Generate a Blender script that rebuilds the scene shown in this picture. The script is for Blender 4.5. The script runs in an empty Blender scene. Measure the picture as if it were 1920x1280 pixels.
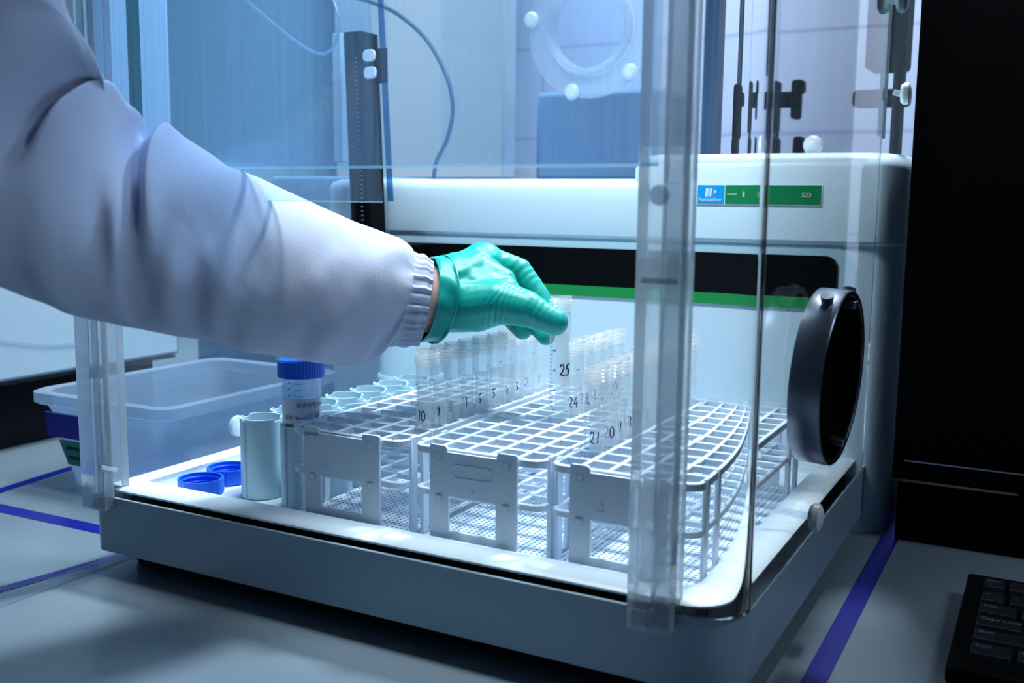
import bpy, bmesh, math, random
from mathutils import Vector, Matrix, noise
random.seed(7)
SC = bpy.context.scene
COL = SC.collection

# ------------------------------------------------------------------ camera
CR = Matrix(((0.8807, -0.0737, 0.4680), (0.4736, 0.1148, -0.8732), (0.0107, 0.9907, 0.1360)))
q = CR.to_quaternion(); q.normalize(); CR = q.to_matrix()
CC = Vector((0, 0, 0.31)); FPX = 1917.35
cd = bpy.data.cameras.new('camera'); cam = bpy.data.objects.new('camera', cd); COL.objects.link(cam)
cam.matrix_world = Matrix.Translation(CC) @ CR.to_4x4()
cd.sensor_width = 36.0; cd.lens = FPX / 1920 * 36.0
cd.clip_start = 0.02; cd.clip_end = 50
cd.dof.use_dof = True; cd.dof.focus_distance = 0.85; cd.dof.aperture_fstop = 7.5
SC.camera = cam
# ------------------------------------------------------------------ light
SC.view_settings.view_transform = 'Standard'; SC.view_settings.look = 'None'
SC.view_settings.exposure = 0.0; SC.view_settings.gamma = 1.0; SC.view_settings.use_curve_mapping = False
SC.cycles.use_denoising = True
SC.cycles.transparent_max_bounces = 48
SC.cycles.max_bounces = 12; SC.cycles.transmission_bounces = 12; SC.cycles.glossy_bounces = 4; SC.cycles.diffuse_bounces = 4
SC.cycles.caustics_reflective = False; SC.cycles.caustics_refractive = False
SC.cycles.sample_clamp_indirect = 4.0
w = bpy.data.worlds.new('world'); SC.world = w; w.use_nodes = True
w.node_tree.nodes['Background'].inputs[0].default_value = (0.20, 0.34, 0.52, 1)
w.node_tree.nodes['Background'].inputs[1].default_value = 0.10


def area(name, loc, target, sx, sy, power, color, spread=180):
    l = bpy.data.lights.new(name, 'AREA'); l.shape = 'RECTANGLE'; l.size = sx; l.size_y = sy
    l.energy = power; l.color = color; l.spread = math.radians(spread)
    o = bpy.data.objects.new(name, l); COL.objects.link(o); o.location = loc
    o.rotation_euler = (Vector(target) - Vector(loc)).to_track_quat('-Z', 'Y').to_euler()
    return o


sl = bpy.data.lights.new('spot_lamp', 'SPOT'); sl.energy = 150; sl.color = (0.80, 0.92, 1.0); sl.shadow_soft_size = 0.11
sl.spot_size = math.radians(34); sl.spot_blend = 0.6
so_ = bpy.data.objects.new('spot_lamp', sl); COL.objects.link(so_); so_.location = (-0.22, 1.62, 1.55)
so_.rotation_euler = (Vector((-0.37, 0.63, 0.06)) - so_.location).to_track_quat('-Z', 'Y').to_euler()
area('overhead_fill', (-0.7, 1.75, 2.3), (-0.8, 2.55, 0.7), 2.2, 0.3, 20.0, (0.84, 0.90, 1.0), 60)  # added light aimed at the back wall alone, to brighten it
area('hood_lamp', (-0.40, 0.68, 0.86), (-0.40, 0.93, 0.08), 0.46, 0.10, 3.4, (0.78, 0.92, 1.0), 110)
area('overhead_fill', (-0.55, 0.95, 1.7), (-0.5, 0.75, 0.0), 1.0, 0.3, 1.6, (0.62, 0.82, 1.0))
area('overhead_fill', (0.75, 0.75, 1.1), (0.1, 0.6, 0.0), 0.3, 0.3, 3.6, (0.66, 0.84, 1.0))  # added light from the right, lifts the counter and the base side
area('overhead_fill', (-0.62, 1.25, 1.95), (-1.5, 1.2, 0.35), 0.5, 0.5, 14.0, (0.72, 0.90, 1.0), 80)  # added light that brightens the left instrument and its surroundings

# ------------------------------------------------------------------ materials
def mat(name, col, rough=0.5, metal=0.0, spec=0.5, bump=0.0, bscale=200.0, vary=0.0, vscale=8.0, emit=None, sss=0.0, trans=0.0, ior=1.49):
    m = bpy.data.materials.new(name); m.use_nodes = True; nt = m.node_tree
    b = nt.nodes['Principled BSDF']
    b.inputs['Base Color'].default_value = (*col, 1); b.inputs['Roughness'].default_value = rough
    b.inputs['Metallic'].default_value = metal; b.inputs['Specular IOR Level'].default_value = spec
    b.inputs['IOR'].default_value = ior
    if trans: b.inputs['Transmission Weight'].default_value = trans
    if sss:
        b.inputs['Subsurface Weight'].default_value = sss; b.inputs['Subsurface Radius'].default_value = (0.01, 0.01, 0.01)
        b.inputs['Subsurface Scale'].default_value = 0.3
    if emit:
        b.inputs['Emission Color'].default_value = (*emit[:3], 1); b.inputs['Emission Strength'].default_value = emit[3]
    tc = nt.nodes.new('ShaderNodeTexCoord')
    if vary:
        n = nt.nodes.new('ShaderNodeTexNoise'); n.inputs['Scale'].default_value = vscale; n.inputs['Detail'].default_value = 5
        nt.links.new(tc.outputs['Object'], n.inputs['Vector'])
        mx = nt.nodes.new('ShaderNodeMix'); mx.data_type = 'RGBA'
        mx.inputs[6].default_value = (*[c * (1 - vary) for c in col], 1); mx.inputs[7].default_value = (*[min(1, c * (1 + vary)) for c in col], 1)
        nt.links.new(n.outputs['Fac'], mx.inputs[0]); nt.links.new(mx.outputs[2], b.inputs['Base Color'])
    if bump:
        n = nt.nodes.new('ShaderNodeTexNoise'); n.inputs['Scale'].default_value = bscale; n.inputs['Detail'].default_value = 3
        nt.links.new(tc.outputs['Object'], n.inputs['Vector'])
        bp = nt.nodes.new('ShaderNodeBump'); bp.inputs['Strength'].default_value = bump; bp.inputs['Distance'].default_value = 0.001
        nt.links.new(n.outputs['Fac'], bp.inputs['Height']); nt.links.new(bp.outputs[0], b.inputs['Normal'])
    return m


def clear(name, tint=(0.93, 0.97, 1.0), haze=0.03, hazecol=(0.75, 0.88, 1.0), refl=0.6, streak=0.0, edge=0.35, rough=0.05, sscale=(60, 60, 1.5)):
    """thin clear plastic: see-through + fresnel sheen + a little dust that scatters"""
    m = bpy.data.materials.new(name); m.use_nodes = True; nt = m.node_tree; N = nt.nodes; L = nt.links
    N.remove(N['Principled BSDF']); out = N['Material Output']
    tr = N.new('ShaderNodeBsdfTransparent'); tr.inputs[0].default_value = (*tint, 1)
    df = N.new('ShaderNodeBsdfDiffuse'); df.inputs[0].default_value = (*hazecol, 1)
    tl = N.new('ShaderNodeBsdfTranslucent'); tl.inputs[0].default_value = (*hazecol, 1)
    hz = N.new('ShaderNodeMixShader'); hz.inputs[0].default_value = 0.5; L.new(df.outputs[0], hz.inputs[1]); L.new(tl.outputs[0], hz.inputs[2])
    m1 = N.new('ShaderNodeMixShader'); L.new(tr.outputs[0], m1.inputs[1]); L.new(hz.outputs[0], m1.inputs[2])
    lw = N.new('ShaderNodeLayerWeight'); lw.inputs[0].default_value = 0.35
    ed = N.new('ShaderNodeMath'); ed.operation = 'MULTIPLY_ADD'; ed.use_clamp = True
    pw = N.new('ShaderNodeMath'); pw.operation = 'POWER'; pw.inputs[1].default_value = 2.5; L.new(lw.outputs['Facing'], pw.inputs[0])
    L.new(pw.outputs[0], ed.inputs[0]); ed.inputs[1].default_value = edge; ed.inputs[2].default_value = haze
    if streak:
        tc = N.new('ShaderNodeTexCoord'); mp = N.new('ShaderNodeMapping'); mp.inputs['Scale'].default_value = sscale
        L.new(tc.outputs['Object'], mp.inputs[0])
        ns = N.new('ShaderNodeTexNoise'); ns.inputs['Scale'].default_value = 1.0; ns.inputs['Detail'].default_value = 6; ns.inputs['Roughness'].default_value = 0.65
        L.new(mp.outputs[0], ns.inputs['Vector'])
        cr = N.new('ShaderNodeMapRange'); cr.inputs[1].default_value = 0.42; cr.inputs[2].default_value = 0.72; cr.inputs[3].default_value = 0; cr.inputs[4].default_value = streak
        L.new(ns.outputs['Fac'], cr.inputs[0])
        ad = N.new('ShaderNodeMath'); ad.operation = 'ADD'; ad.use_clamp = True; L.new(ed.outputs[0], ad.inputs[0]); L.new(cr.outputs[0], ad.inputs[1])
        L.new(ad.outputs[0], m1.inputs[0])
    else:
        L.new(ed.outputs[0], m1.inputs[0])
    gl = N.new('ShaderNodeBsdfGlossy'); gl.inputs[0].default_value = (1, 1, 1, 1); gl.inputs['Roughness'].default_value = rough
    fr = N.new('ShaderNodeFresnel'); fr.inputs[0].default_value = 1.45
    # the back of a thin sheet reflects like its front
    geo = N.new('ShaderNodeNewGeometry'); sel = N.new('ShaderNodeMix'); sel.data_type = 'FLOAT'
    sel.inputs[2].default_value = 1.45; sel.inputs[3].default_value = 1 / 1.45
    L.new(geo.outputs['Backfacing'], sel.inputs[0]); 
    fr.inputs[0].default_value = 1.45
    fr2 = N.new('ShaderNodeMath'); fr2.operation = 'MULTIPLY'; fr2.inputs[1].default_value = refl
    pf = N.new('ShaderNodeMath'); pf.operation = 'POWER'; pf.inputs[1].default_value = 4.0; L.new(lw.outputs['Facing'], pf.inputs[0])
    pa = N.new('ShaderNodeMath'); pa.operation = 'MULTIPLY_ADD'; pa.inputs[1].default_value = 0.9; pa.inputs[2].default_value = 0.045; pa.use_clamp = True
    L.new(pf.outputs[0], pa.inputs[0]); L.new(pa.outputs[0], fr2.inputs[0])
    N.remove(fr); N.remove(geo); N.remove(sel)
    m2 = N.new('ShaderNodeMixShader'); L.new(fr2.outputs[0], m2.inputs[0]); L.new(m1.outputs[0], m2.inputs[1]); L.new(gl.outputs[0], m2.inputs[2])
    L.new(m2.outputs[0], out.inputs[0])
    return m


M = {}
M['shell'] = mat('shell_plastic', (0.29, 0.39, 0.48), 0.30, bump=0.05, bscale=900)
M['tray'] = mat('tray_plastic', (0.78, 0.88, 0.95), 0.35)
M['rack'] = mat('rack_plastic', (0.74, 0.86, 0.99), 0.4, bump=0.04, bscale=700)
M['socket'] = mat('socket_plastic', (0.52, 0.72, 0.82), 0.42)
M['black'] = mat('black_plastic', (0.0012, 0.0014, 0.002), 0.6, spec=0.06)
M['gap'] = mat('rubber_and_gap_shade', (0.008, 0.009, 0.012), 0.8, spec=0.2)  # rubber of the feet, also the painted dark of gaps and recesses
M['band'] = mat('band_black', (0.0012, 0.0016, 0.0026), 0.55, spec=0.08)
M['green'] = mat('green_stripe', (0.0, 0.24, 0.045), 0.5)
M['label_green'] = mat('label_green', (0.0, 0.22, 0.07), 0.4)
M['label_blue'] = mat('label_blue', (0.0, 0.32, 0.75), 0.4)
M['ink_white'] = mat('white_ink', (0.85, 0.9, 0.92), 0.5)
M['ink_dark'] = mat('dark_ink', (0.015, 0.015, 0.07), 0.6)
M['ink_black'] = mat('black_ink', (0.01, 0.01, 0.012), 0.6)
M['ink_blue'] = mat('blue_ink', (0.05, 0.35, 0.75), 0.6)
M['ink_red'] = mat('red_ink', (0.6, 0.05, 0.06), 0.6)
M['scale_blue'] = mat('printed_scale_blue', (0.10, 0.52, 0.82), 0.6)
M['counter'] = mat('laminate', (0.22, 0.275, 0.325), 0.30, vary=0.05, vscale=3, bump=0.03, bscale=400)
M['bluetape'] = mat('blue_tape', (0.004, 0.006, 0.27), 0.35)
M['cleartape'] = clear('clear_tape', haze=0.12, refl=0.7, edge=0.4)
M['capblue'] = mat('blue_cap_plastic', (0.0, 0.12, 0.72), 0.35)
M['captop'] = mat('blue_cap_top', (0.0, 0.12, 0.72), 0.35)
M['glove'] = mat('nitrile_glove', (0.0, 0.37, 0.31), 0.40, bump=0.25, bscale=260, sss=0.0)
M['skin'] = mat('skin', (0.62, 0.40, 0.36), 0.5)
M['coat'] = mat('coat_cloth', (0.52, 0.56, 0.72), 0.85, bump=0.25, bscale=1500, spec=0.15)
M['metal'] = mat('brushed_metal', (0.20, 0.23, 0.29), 0.30, metal=1.0, bump=0.05, bscale=300)
M['white'] = mat('white_plastic', (0.86, 0.90, 0.93), 0.35)
M['bin'] = clear('bin_plastic', tint=(0.62, 0.72, 0.85), haze=0.55, hazecol=(0.66, 0.76, 0.88), refl=0.4, edge=0.25)
M['bintape'] = mat('bin_blue_label', (0.008, 0.012, 0.30), 0.4)
M['binlabel'] = mat('bin_green_label', (0.0, 0.20, 0.14), 0.5)
M['instr'] = mat('instrument_white', (0.60, 0.75, 0.86), 0.42)
M['wall'] = None
M['tube'] = clear('tube_plastic', tint=(0.985, 0.995, 1.0), haze=0.085, hazecol=(0.97, 0.99, 1.0), refl=0.7, edge=0.22)
M['neck'] = clear('tube_neck_plastic', tint=(0.99, 0.995, 1.0), haze=0.24, hazecol=(0.99, 1.0, 1.0), refl=1.0, edge=0.5)
M['patch'] = clear('writing_patch', tint=(0.93, 0.97, 1.0), haze=0.6, hazecol=(0.98, 0.99, 1.0), refl=0.2, edge=0.0)
M['vial'] = clear('vial_plastic', tint=(0.88, 0.94, 0.99), haze=0.16, hazecol=(0.8, 0.9, 1.0), refl=0.7, edge=0.3)
M['panel'] = clear('acrylic_sheet', tint=(0.93, 0.965, 0.99), haze=0.008, refl=0.55, streak=0.035, edge=0.03)
M['door'] = clear('dusty_acrylic_sheet', tint=(0.86, 0.93, 1.0), haze=0.035, hazecol=(0.42, 0.62, 0.80), refl=0.5, streak=0.10, edge=0.05, sscale=(260, 260, 3.0))
M['edgeglow'] = clear('acrylic_cut_edge', tint=(0.75, 0.92, 0.95), haze=0.35, hazecol=(0.7, 0.9, 1.0), refl=0.8, edge=0.2)
M['greenedge'] = clear('acrylic_green_edge', tint=(0.10, 0.38, 0.34), haze=0.15, hazecol=(0.02, 0.30, 0.22), refl=0.6, edge=0.1)
M['post'] = mat('acrylic_bar', (0.90, 0.95, 1.0), 0.04, trans=0.72, ior=1.42)
M['silicone'] = clear('silicone_tube', tint=(0.7, 0.85, 0.95), haze=0.5, refl=0.8)
M['darktube'] = mat('dark_tubing', (0.06, 0.14, 0.26), 0.5)
M['screwclear'] = clear('clear_rod', tint=(0.9, 0.95, 1.0), haze=0.15, refl=1.0, edge=0.6)
M['recess'] = mat('recess_plastic', (0.40, 0.60, 0.70), 0.45)
M['darkedge'] = clear('acrylic_dark_edge', tint=(0.30, 0.50, 0.70), haze=0.06, hazecol=(0.3, 0.5, 0.8), refl=0.5, edge=0.1)
M['bent'] = mat('bent_acrylic', (0.985, 0.995, 1.0), 0.0, trans=1.0, ior=1.45)
M['teal'] = mat('teal_cabinet', (0.42, 0.66, 0.75), 0.6)
M['key'] = mat('key_plastic', (0.008, 0.010, 0.014), 0.5, spec=0.3)
M['keyprint'] = mat('key_print', (0.10, 0.22, 0.38), 0.6)
M['chrome'] = mat('chrome_bezel', (0.55, 0.58, 0.65), 0.3, metal=1.0)
M['paper'] = mat('label_paper', (0.72, 0.76, 0.90), 0.6)
M['bluegrey'] = mat('bluegrey_panel', (0.10, 0.22, 0.40), 0.5)
M['greycab'] = mat('grey_cabinet', (0.26, 0.42, 0.60), 0.5)

M['frost'] = clear('frosted_flange', tint=(0.90, 0.95, 1.0), haze=0.40, hazecol=(0.88, 0.94, 1.0), refl=0.8, edge=0.3)
pm = M['post']; nt_ = pm.node_tree; pb = nt_.nodes['Principled BSDF']; pb.inputs['Transmission Weight'].default_value = 1.0; pb.inputs['Base Color'].default_value = (0.96, 0.985, 1, 1)
tl_ = nt_.nodes.new('ShaderNodeBsdfTranslucent'); tl_.inputs[0].default_value = (0.75, 0.87, 1, 1); df_ = nt_.nodes.new('ShaderNodeBsdfDiffuse'); df_.inputs[0].default_value = (0.75, 0.87, 1, 1)
a1 = nt_.nodes.new('ShaderNodeMixShader'); a1.inputs[0].default_value = 0.4; nt_.links.new(tl_.outputs[0], a1.inputs[1]); nt_.links.new(df_.outputs[0], a1.inputs[2])
a2 = nt_.nodes.new('ShaderNodeMixShader'); a2.inputs[0].default_value = 0.33; nt_.links.new(pb.outputs[0], a2.inputs[1]); nt_.links.new(a1.outputs[0], a2.inputs[2])
tr_ = nt_.nodes.new('ShaderNodeBsdfTransparent'); tr_.inputs[0].default_value = (0.93, 0.97, 1, 1)
a3 = nt_.nodes.new('ShaderNodeMixShader'); a3.inputs[0].default_value = 0.10; nt_.links.new(a2.outputs[0], a3.inputs[1]); nt_.links.new(tr_.outputs[0], a3.inputs[2])
nt_.links.new(a3.outputs[0], nt_.nodes['Material Output'].inputs[0])

# wall with tile joints
wm = bpy.data.materials.new('wall_tiles'); wm.use_nodes = True; nt = wm.node_tree
bt = nt.nodes.new('ShaderNodeTexBrick'); bt.offset = 0.0; bt.inputs['Scale'].default_value = 1.0
bt.inputs['Color1'].default_value = (0.60, 0.68, 0.82, 1); bt.inputs['Color2'].default_value = (0.58, 0.66, 0.81, 1); bt.inputs['Mortar'].default_value = (0.42, 0.47, 0.66, 1)
bt.inputs['Mortar Size'].default_value = 0.004; bt.inputs['Brick Width'].default_value = 0.32; bt.inputs['Row Height'].default_value = 0.24
tc = nt.nodes.new('ShaderNodeTexCoord'); mp = nt.nodes.new('ShaderNodeMapping'); mp.inputs['Rotation'].default_value = (math.radians(90), 0, 0)
nt.links.new(tc.outputs['Object'], mp.inputs[0]); nt.links.new(mp.outputs[0], bt.inputs['Vector'])
nt.links.new(bt.outputs[0], nt.nodes['Principled BSDF'].inputs['Base Color']); nt.nodes['Principled BSDF'].inputs['Roughness'].default_value = 0.35
M['wall'] = wm

# ------------------------------------------------------------------ helpers
class MB:
    """collects geometry of ONE mesh object"""
    def __init__(s): s.v = []; s.f = []; s.m = []
    def add(s, vs, fs, mi=0):
        o = len(s.v); s.v += [tuple(v) for v in vs]; s.f += [tuple(i + o for i in f) for f in fs]; s.m += [mi] * len(fs)
    def box(s, x0, x1, y0, y1, z0, z1, mi=0):
        s.add([(x0, y0, z0), (x1, y0, z0), (x1, y1, z0), (x0, y1, z0), (x0, y0, z1), (x1, y0, z1), (x1, y1, z1), (x0, y1, z1)],
              [(0, 3, 2, 1), (4, 5, 6, 7), (0, 1, 5, 4), (1, 2, 6, 5), (2, 3, 7, 6), (3, 0, 4, 7)], mi)
    def prism(s, pts, h0, h1, axis='z', mi=0):
        def P(a, b, h): return {'z': (a, b, h), 'y': (a, h, b), 'x': (h, a, b)}[axis]
        n = len(pts); v = [P(a, b, h0) for a, b in pts] + [P(a, b, h1) for a, b in pts]
        f = [tuple(range(n))[::-1], tuple(range(n, 2 * n))] + [(i, (i + 1) % n, n + (i + 1) % n, n + i) for i in range(n)]
        s.add(v, f, mi)
    def ringprism(s, outer, inner, h0, h1, axis='z', mi=0):
        def P(a, b, h): return {'z': (a, b, h), 'y': (a, h, b), 'x': (h, a, b)}[axis]
        n = len(outer); v = [P(a, b, h0) for a, b in outer] + [P(a, b, h1) for a, b in outer] + [P(a, b, h0) for a, b in inner] + [P(a, b, h1) for a, b in inner]
        f = []
        for i in range(n):
            j = (i + 1) % n
            f += [(i, j, n + j, n + i), (2 * n + j, 2 * n + i, 3 * n + i, 3 * n + j), (n + i, n + j, 3 * n + j, 3 * n + i), (j, i, 2 * n + i, 2 * n + j)]
        s.add(v, f, mi)
    def lathe(s, prof, n=32, c=(0, 0, 0), axis='z', close=False, mi=0):
        vs = []; fs = []
        for (r, h) in prof:
            for k in range(n):
                a = 2 * math.pi * k / n; x, y = r * math.cos(a), r * math.sin(a)
                p = {'z': (x, y, h), 'x': (h, x, y), 'y': (y, h, x)}[axis]
                vs.append((p[0] + c[0], p[1] + c[1], p[2] + c[2]))
        m = len(prof)
        for i in range(m if close else m - 1):
            i2 = (i + 1) % m
            for k in range(n):
                k2 = (k + 1) % n
                fs.append((i * n + k, i * n + k2, i2 * n + k2, i2 * n + k))
        if not close:
            if prof[0][0] > 1e-6: fs.append(tuple(range(n))[::-1])
            if prof[-1][0] > 1e-6: fs.append(tuple((m - 1) * n + k for k in range(n)))
        s.add(vs, fs, mi)
    def tube(s, pts, r, n=12, mi=0):
        pts = [Vector(p) for p in pts]; m = len(pts); vs = []; fs = []
        rr = r if isinstance(r, (list, tuple)) else [r] * m
        up = Vector((0.13, 0.27, 0.95))
        for i, p in enumerate(pts):
            t = (pts[min(i + 1, m - 1)] - pts[max(i - 1, 0)]).normalized()
            a = t.cross(up); a = a.normalized() if a.length > 1e-4 else Vector((1, 0, 0)); b = t.cross(a); up = -b if b.dot(up) < 0 else b
            b = up; a = b.cross(t).normalized()
            for k in range(n):
                an = 2 * math.pi * k / n; vs.append(p + a * math.cos(an) * rr[i] + b * math.sin(an) * rr[i])
        for i in range(m - 1):
            for k in range(n):
                k2 = (k + 1) % n; fs.append((i * n + k, (i + 1) * n + k, (i + 1) * n + k2, i * n + k2))
        fs.append(tuple(range(n))); fs.append(tuple((m - 1) * n + k for k in range(n))[::-1])
        s.add(vs, fs, mi)
    def build(s, name, mats, parent=None, bevel=0.0, seg=2, smooth=False, loc=None, fixn=False, ang=35):
        me = bpy.data.meshes.new(name); me.from_pydata(s.v, [], s.f); me.update()
        mats = mats if isinstance(mats, (list, tuple)) else [mats]
        for x in mats: me.materials.append(M[x] if isinstance(x, str) else x)
        for p, i in zip(me.polygons, s.m): p.material_index = i
        if fixn:
            b = bmesh.new(); b.from_mesh(me); bmesh.ops.recalc_face_normals(b, faces=b.faces); b.to_mesh(me); b.free()
        if smooth:
            for p in me.polygons: p.use_smooth = True
            try: me.set_sharp_from_angle(angle=math.radians(ang))
            except Exception: pass
        o = bpy.data.objects.new(name, me); COL.objects.link(o)
        if parent: o.parent = parent
        if loc: o.location = loc
        if bevel:
            b = o.modifiers.new('bevel', 'BEVEL'); b.width = bevel; b.segments = seg; b.limit_method = 'ANGLE'; b.angle_limit = math.radians(40)
            for p in me.polygons: p.use_smooth = True
            try: me.set_sharp_from_angle(angle=math.radians(60))
            except Exception: pass
        return o


def tag(o, label, cat, group=None, kind=None):
    if label: o['label'] = label
    if cat: o['category'] = cat
    if group: o['group'] = group
    if kind: o['kind'] = kind
    return o


def thing(name, label, cat, loc=(0, 0, 0), group=None):
    o = bpy.data.objects.new(name, None); COL.objects.link(o); o.location = loc; o.empty_display_size = 0.02
    return tag(o, label, cat, group)


def at(px, py, d):
    """the point that lies d metres deep in the view through this spot of the frame"""
    return CC + CR @ Vector(((px - 960) / FPX * d, -(py - 640) / FPX * d, -d))


def on(px, py, x=None, y=None, z=None):
    r = CR @ Vector(((px - 960) / FPX, -(py - 640) / FPX, -1.0))
    if x is not None: t = (x - CC.x) / r.x
    elif y is not None: t = (y - CC.y) / r.y
    else: t = (z - CC.z) / r.z
    return CC + r * t


def rrect(x0, x1, y0, y1, r, n=6):
    rs = r if isinstance(r, (list, tuple)) else [r] * 4   # order: (x1,y0) (x1,y1) (x0,y1) (x0,y0)
    pts = []
    for (cx, cy, a0, k) in ((x1, y0, -90, 0), (x1, y1, 0, 1), (x0, y1, 90, 2), (x0, y0, 180, 3)):
        R = rs[k]; ox = cx - R if cx == x1 else cx + R; oy = cy - R if cy == y1 else cy + R
        for i in range(n + 1):
            a = math.radians(a0 + 90 * i / n); pts.append((ox + R * math.cos(a), oy + R * math.sin(a)))
    return pts


def text(name, s, size, m, parent, mtx, depth=0.0001, align='LEFT'):
    cu = bpy.data.curves.new(name, 'FONT'); cu.body = s; cu.size = size; cu.extrude = depth; cu.align_x = align; cu.resolution_u = 2
    t = bpy.data.objects.new(name, cu); COL.objects.link(t)
    bpy.context.view_layer.update()
    me = bpy.data.meshes.new_from_object(t.evaluated_get(bpy.context.evaluated_depsgraph_get()))
    bpy.data.objects.remove(t); bpy.data.curves.remove(cu)
    me.transform(mtx); me.materials.clear(); me.materials.append(M[m])
    o = bpy.data.objects.new(name, me); COL.objects.link(o)
    if parent: o.parent = parent
    return o


def face_mtx(origin, xdir, ydir):
    x = Vector(xdir).normalized(); y = Vector(ydir).normalized(); z = x.cross(y)
    m = Matrix.Identity(4)
    for i in range(3): m[i][0] = x[i]; m[i][1] = y[i]; m[i][2] = z[i]; m[i][3] = origin[i]
    return m


DIG = {'0': [[(.3, 1), (.08, .75), (.05, .3), (.25, 0), (.5, .2), (.52, .7), (.3, 1)]],
       '1': [[(.32, 1), (.28, .5), (.22, 0)]],
       '2': [[(.05, .75), (.15, .97), (.4, .95), (.48, .7), (.3, .35), (.02, .05), (.15, .12), (.35, .0), (.6, .08)]],
       '3': [[(.1, .9), (.3, 1), (.48, .85), (.4, .62), (.2, .52), (.42, .48), (.5, .25), (.35, .02), (.08, .08)]],
       '4': [[(.35, 1), (.05, .35), (.55, .4)], [(.45, .7), (.4, 0)]],
       '5': [[(.6, 1), (.22, .95)], [(.22, .95), (.15, .55), (.4, .6), (.5, .35), (.35, .05), (.1, .05)]],
       '6': [[(.45, 1), (.15, .6), (.08, .25), (.25, 0), (.45, .15), (.4, .42), (.12, .35)]],
       '7': [[(.02, .88), (.2, .98), (.5, .97), (.46, .5), (.47, 0)]],
       '8': [[(.48, .85), (.25, 1), (.1, .78), (.45, .35), (.4, .05), (.15, .03), (.1, .3), (.45, .65), (.48, .85)]],
       '9': [[(.45, .85), (.2, .98), (.1, .7), (.3, .55), (.48, .85), (.42, .4), (.3, 0)]]}


def wrapped_digits(mb, s, r, z0, h, a0, wline=0.0009):
    """hand-written strokes on a cylinder; a0 = angle where the word starts, written towards +angle"""
    off = 0
    for ch in s:
        for st in DIG[ch]:
            fine = []
            for (a, b) in zip(st, st[1:]):
                for k in range(3): fine.append((a[0] + (b[0] - a[0]) * k / 3, a[1] + (b[1] - a[1]) * k / 3))
            fine.append(st[-1])
            pts = []
            for (x, y) in fine:
                an = a0 + (off + x * h * 0.75) / r
                pts.append((r * math.cos(an), r * math.sin(an), z0 + y * h))
            mb.tube(pts, wline / 2, 5)
        off += (0.5 if ch != '1' else 0.38) * h


# ================================================================== SETTING
b = MB(); b.box(-2.2, 0.9, 0.05, 1.75, -0.04, 0.0)
wt = b.build('worktop', 'counter', bevel=0.003); tag(wt, 'pale grey laminate laboratory worktop under the machine', 'worktop')
b = MB(); b.box(-3.2, 2.0, 2.55, 2.65, -0.9, 2.6); o = b.build('wall_back', 'wall'); tag(o, None, None, kind='structure')
b = MB(); b.box(-3.3, -3.2, -1.5, 2.65, -0.9, 2.6); o = b.build('wall_left', 'wall'); tag(o, None, None, kind='structure')
b = MB(); b.box(-3.3, 2.0, -1.5, 2.65, -1.0, -0.9); o = b.build('floor', 'counter'); tag(o, None, None, kind='structure')
b = MB(); b.box(-2.15, 0.85, 0.12, 1.7, -0.9, -0.04); o = b.build('bench_cabinet', 'teal'); tag(o, 'bench cabinet that carries the pale grey worktop', 'cabinet')


def tape(name, pts, wd, m, label, group=None, h=0.0004):
    b = MB(); n = len(pts); L = []; Rr = []
    for i, p in enumerate(pts):
        a = Vector(pts[max(i - 1, 0)]); c = Vector(pts[min(i + 1, n - 1)]); d = (c - a).normalized(); nrm = Vector((-d.y, d.x)) * wd / 2
        L.append((p[0] + nrm.x, p[1] + nrm.y)); Rr.append((p[0] - nrm.x, p[1] - nrm.y))
    b.prism(Rr + L[::-1], 0.0, h)
    o = b.build(name, m, fixn=True); tag(o, label, 'tape', group); return o


tape('tape_strip', [(-0.122, 0.30), (-0.1235, 0.9), (-0.1238, 1.6)], 0.0155, 'bluetape', 'blue tape strip running beside the right side of the machine')
tape('tape_strip', [(-0.945, 0.56), (-0.974, 0.675), (-0.984, 0.745), (-1.0, 0.9)], 0.014, 'bluetape', 'short blue tape strip running under the plastic bin, farthest left on the worktop')
tape('tape_strip', [(-1.3, 0.625), (-0.917, 0.632), (-0.60, 0.64)], 0.0185, 'bluetape', 'blue tape strip reaching the left end of the machine in front of the plastic bin')
tape('tape_strip', [(-0.80, 0.41), (-0.723, 0.493), (-0.60, 0.70)][:2] + [(-0.70, 0.615)], 0.012, 'bluetape', 'blue tape strip beside the clear strip at the machine corner')
tape('tape_strip', [(-0.745, 0.36), (-0.697, 0.461), (-0.688, 0.605)][:1] + [(-0.70, 0.46), (-0.700, 0.61)], 0.019, 'cleartape', 'clear tape strip along the near-left corner of the machine', h=0.0008)

# ================================================================== AUTOSAMPLER
S = thing('autosampler', 'white benchtop autosampler with blue and green name plate and a tray of racks', 'laboratory machine', (-0.42, 0.56, 0))
S_inv = Vector((0.42, -0.56, 0))
def child(mb, name, m, parent, root_loc=(-0.42, -0.0, 0), **k):
    o = mb.build(name, m, parent, **k); o.location = tuple(-x for x in parent_world(parent)); return o
def parent_world(p):
    v = Vector((0, 0, 0))
    while p is not None:
        v = v + Vector(p.location); p = p.parent
    return v

XL, XR, YF, YB = -0.697, -0.150, 0.563, 1.00
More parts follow.
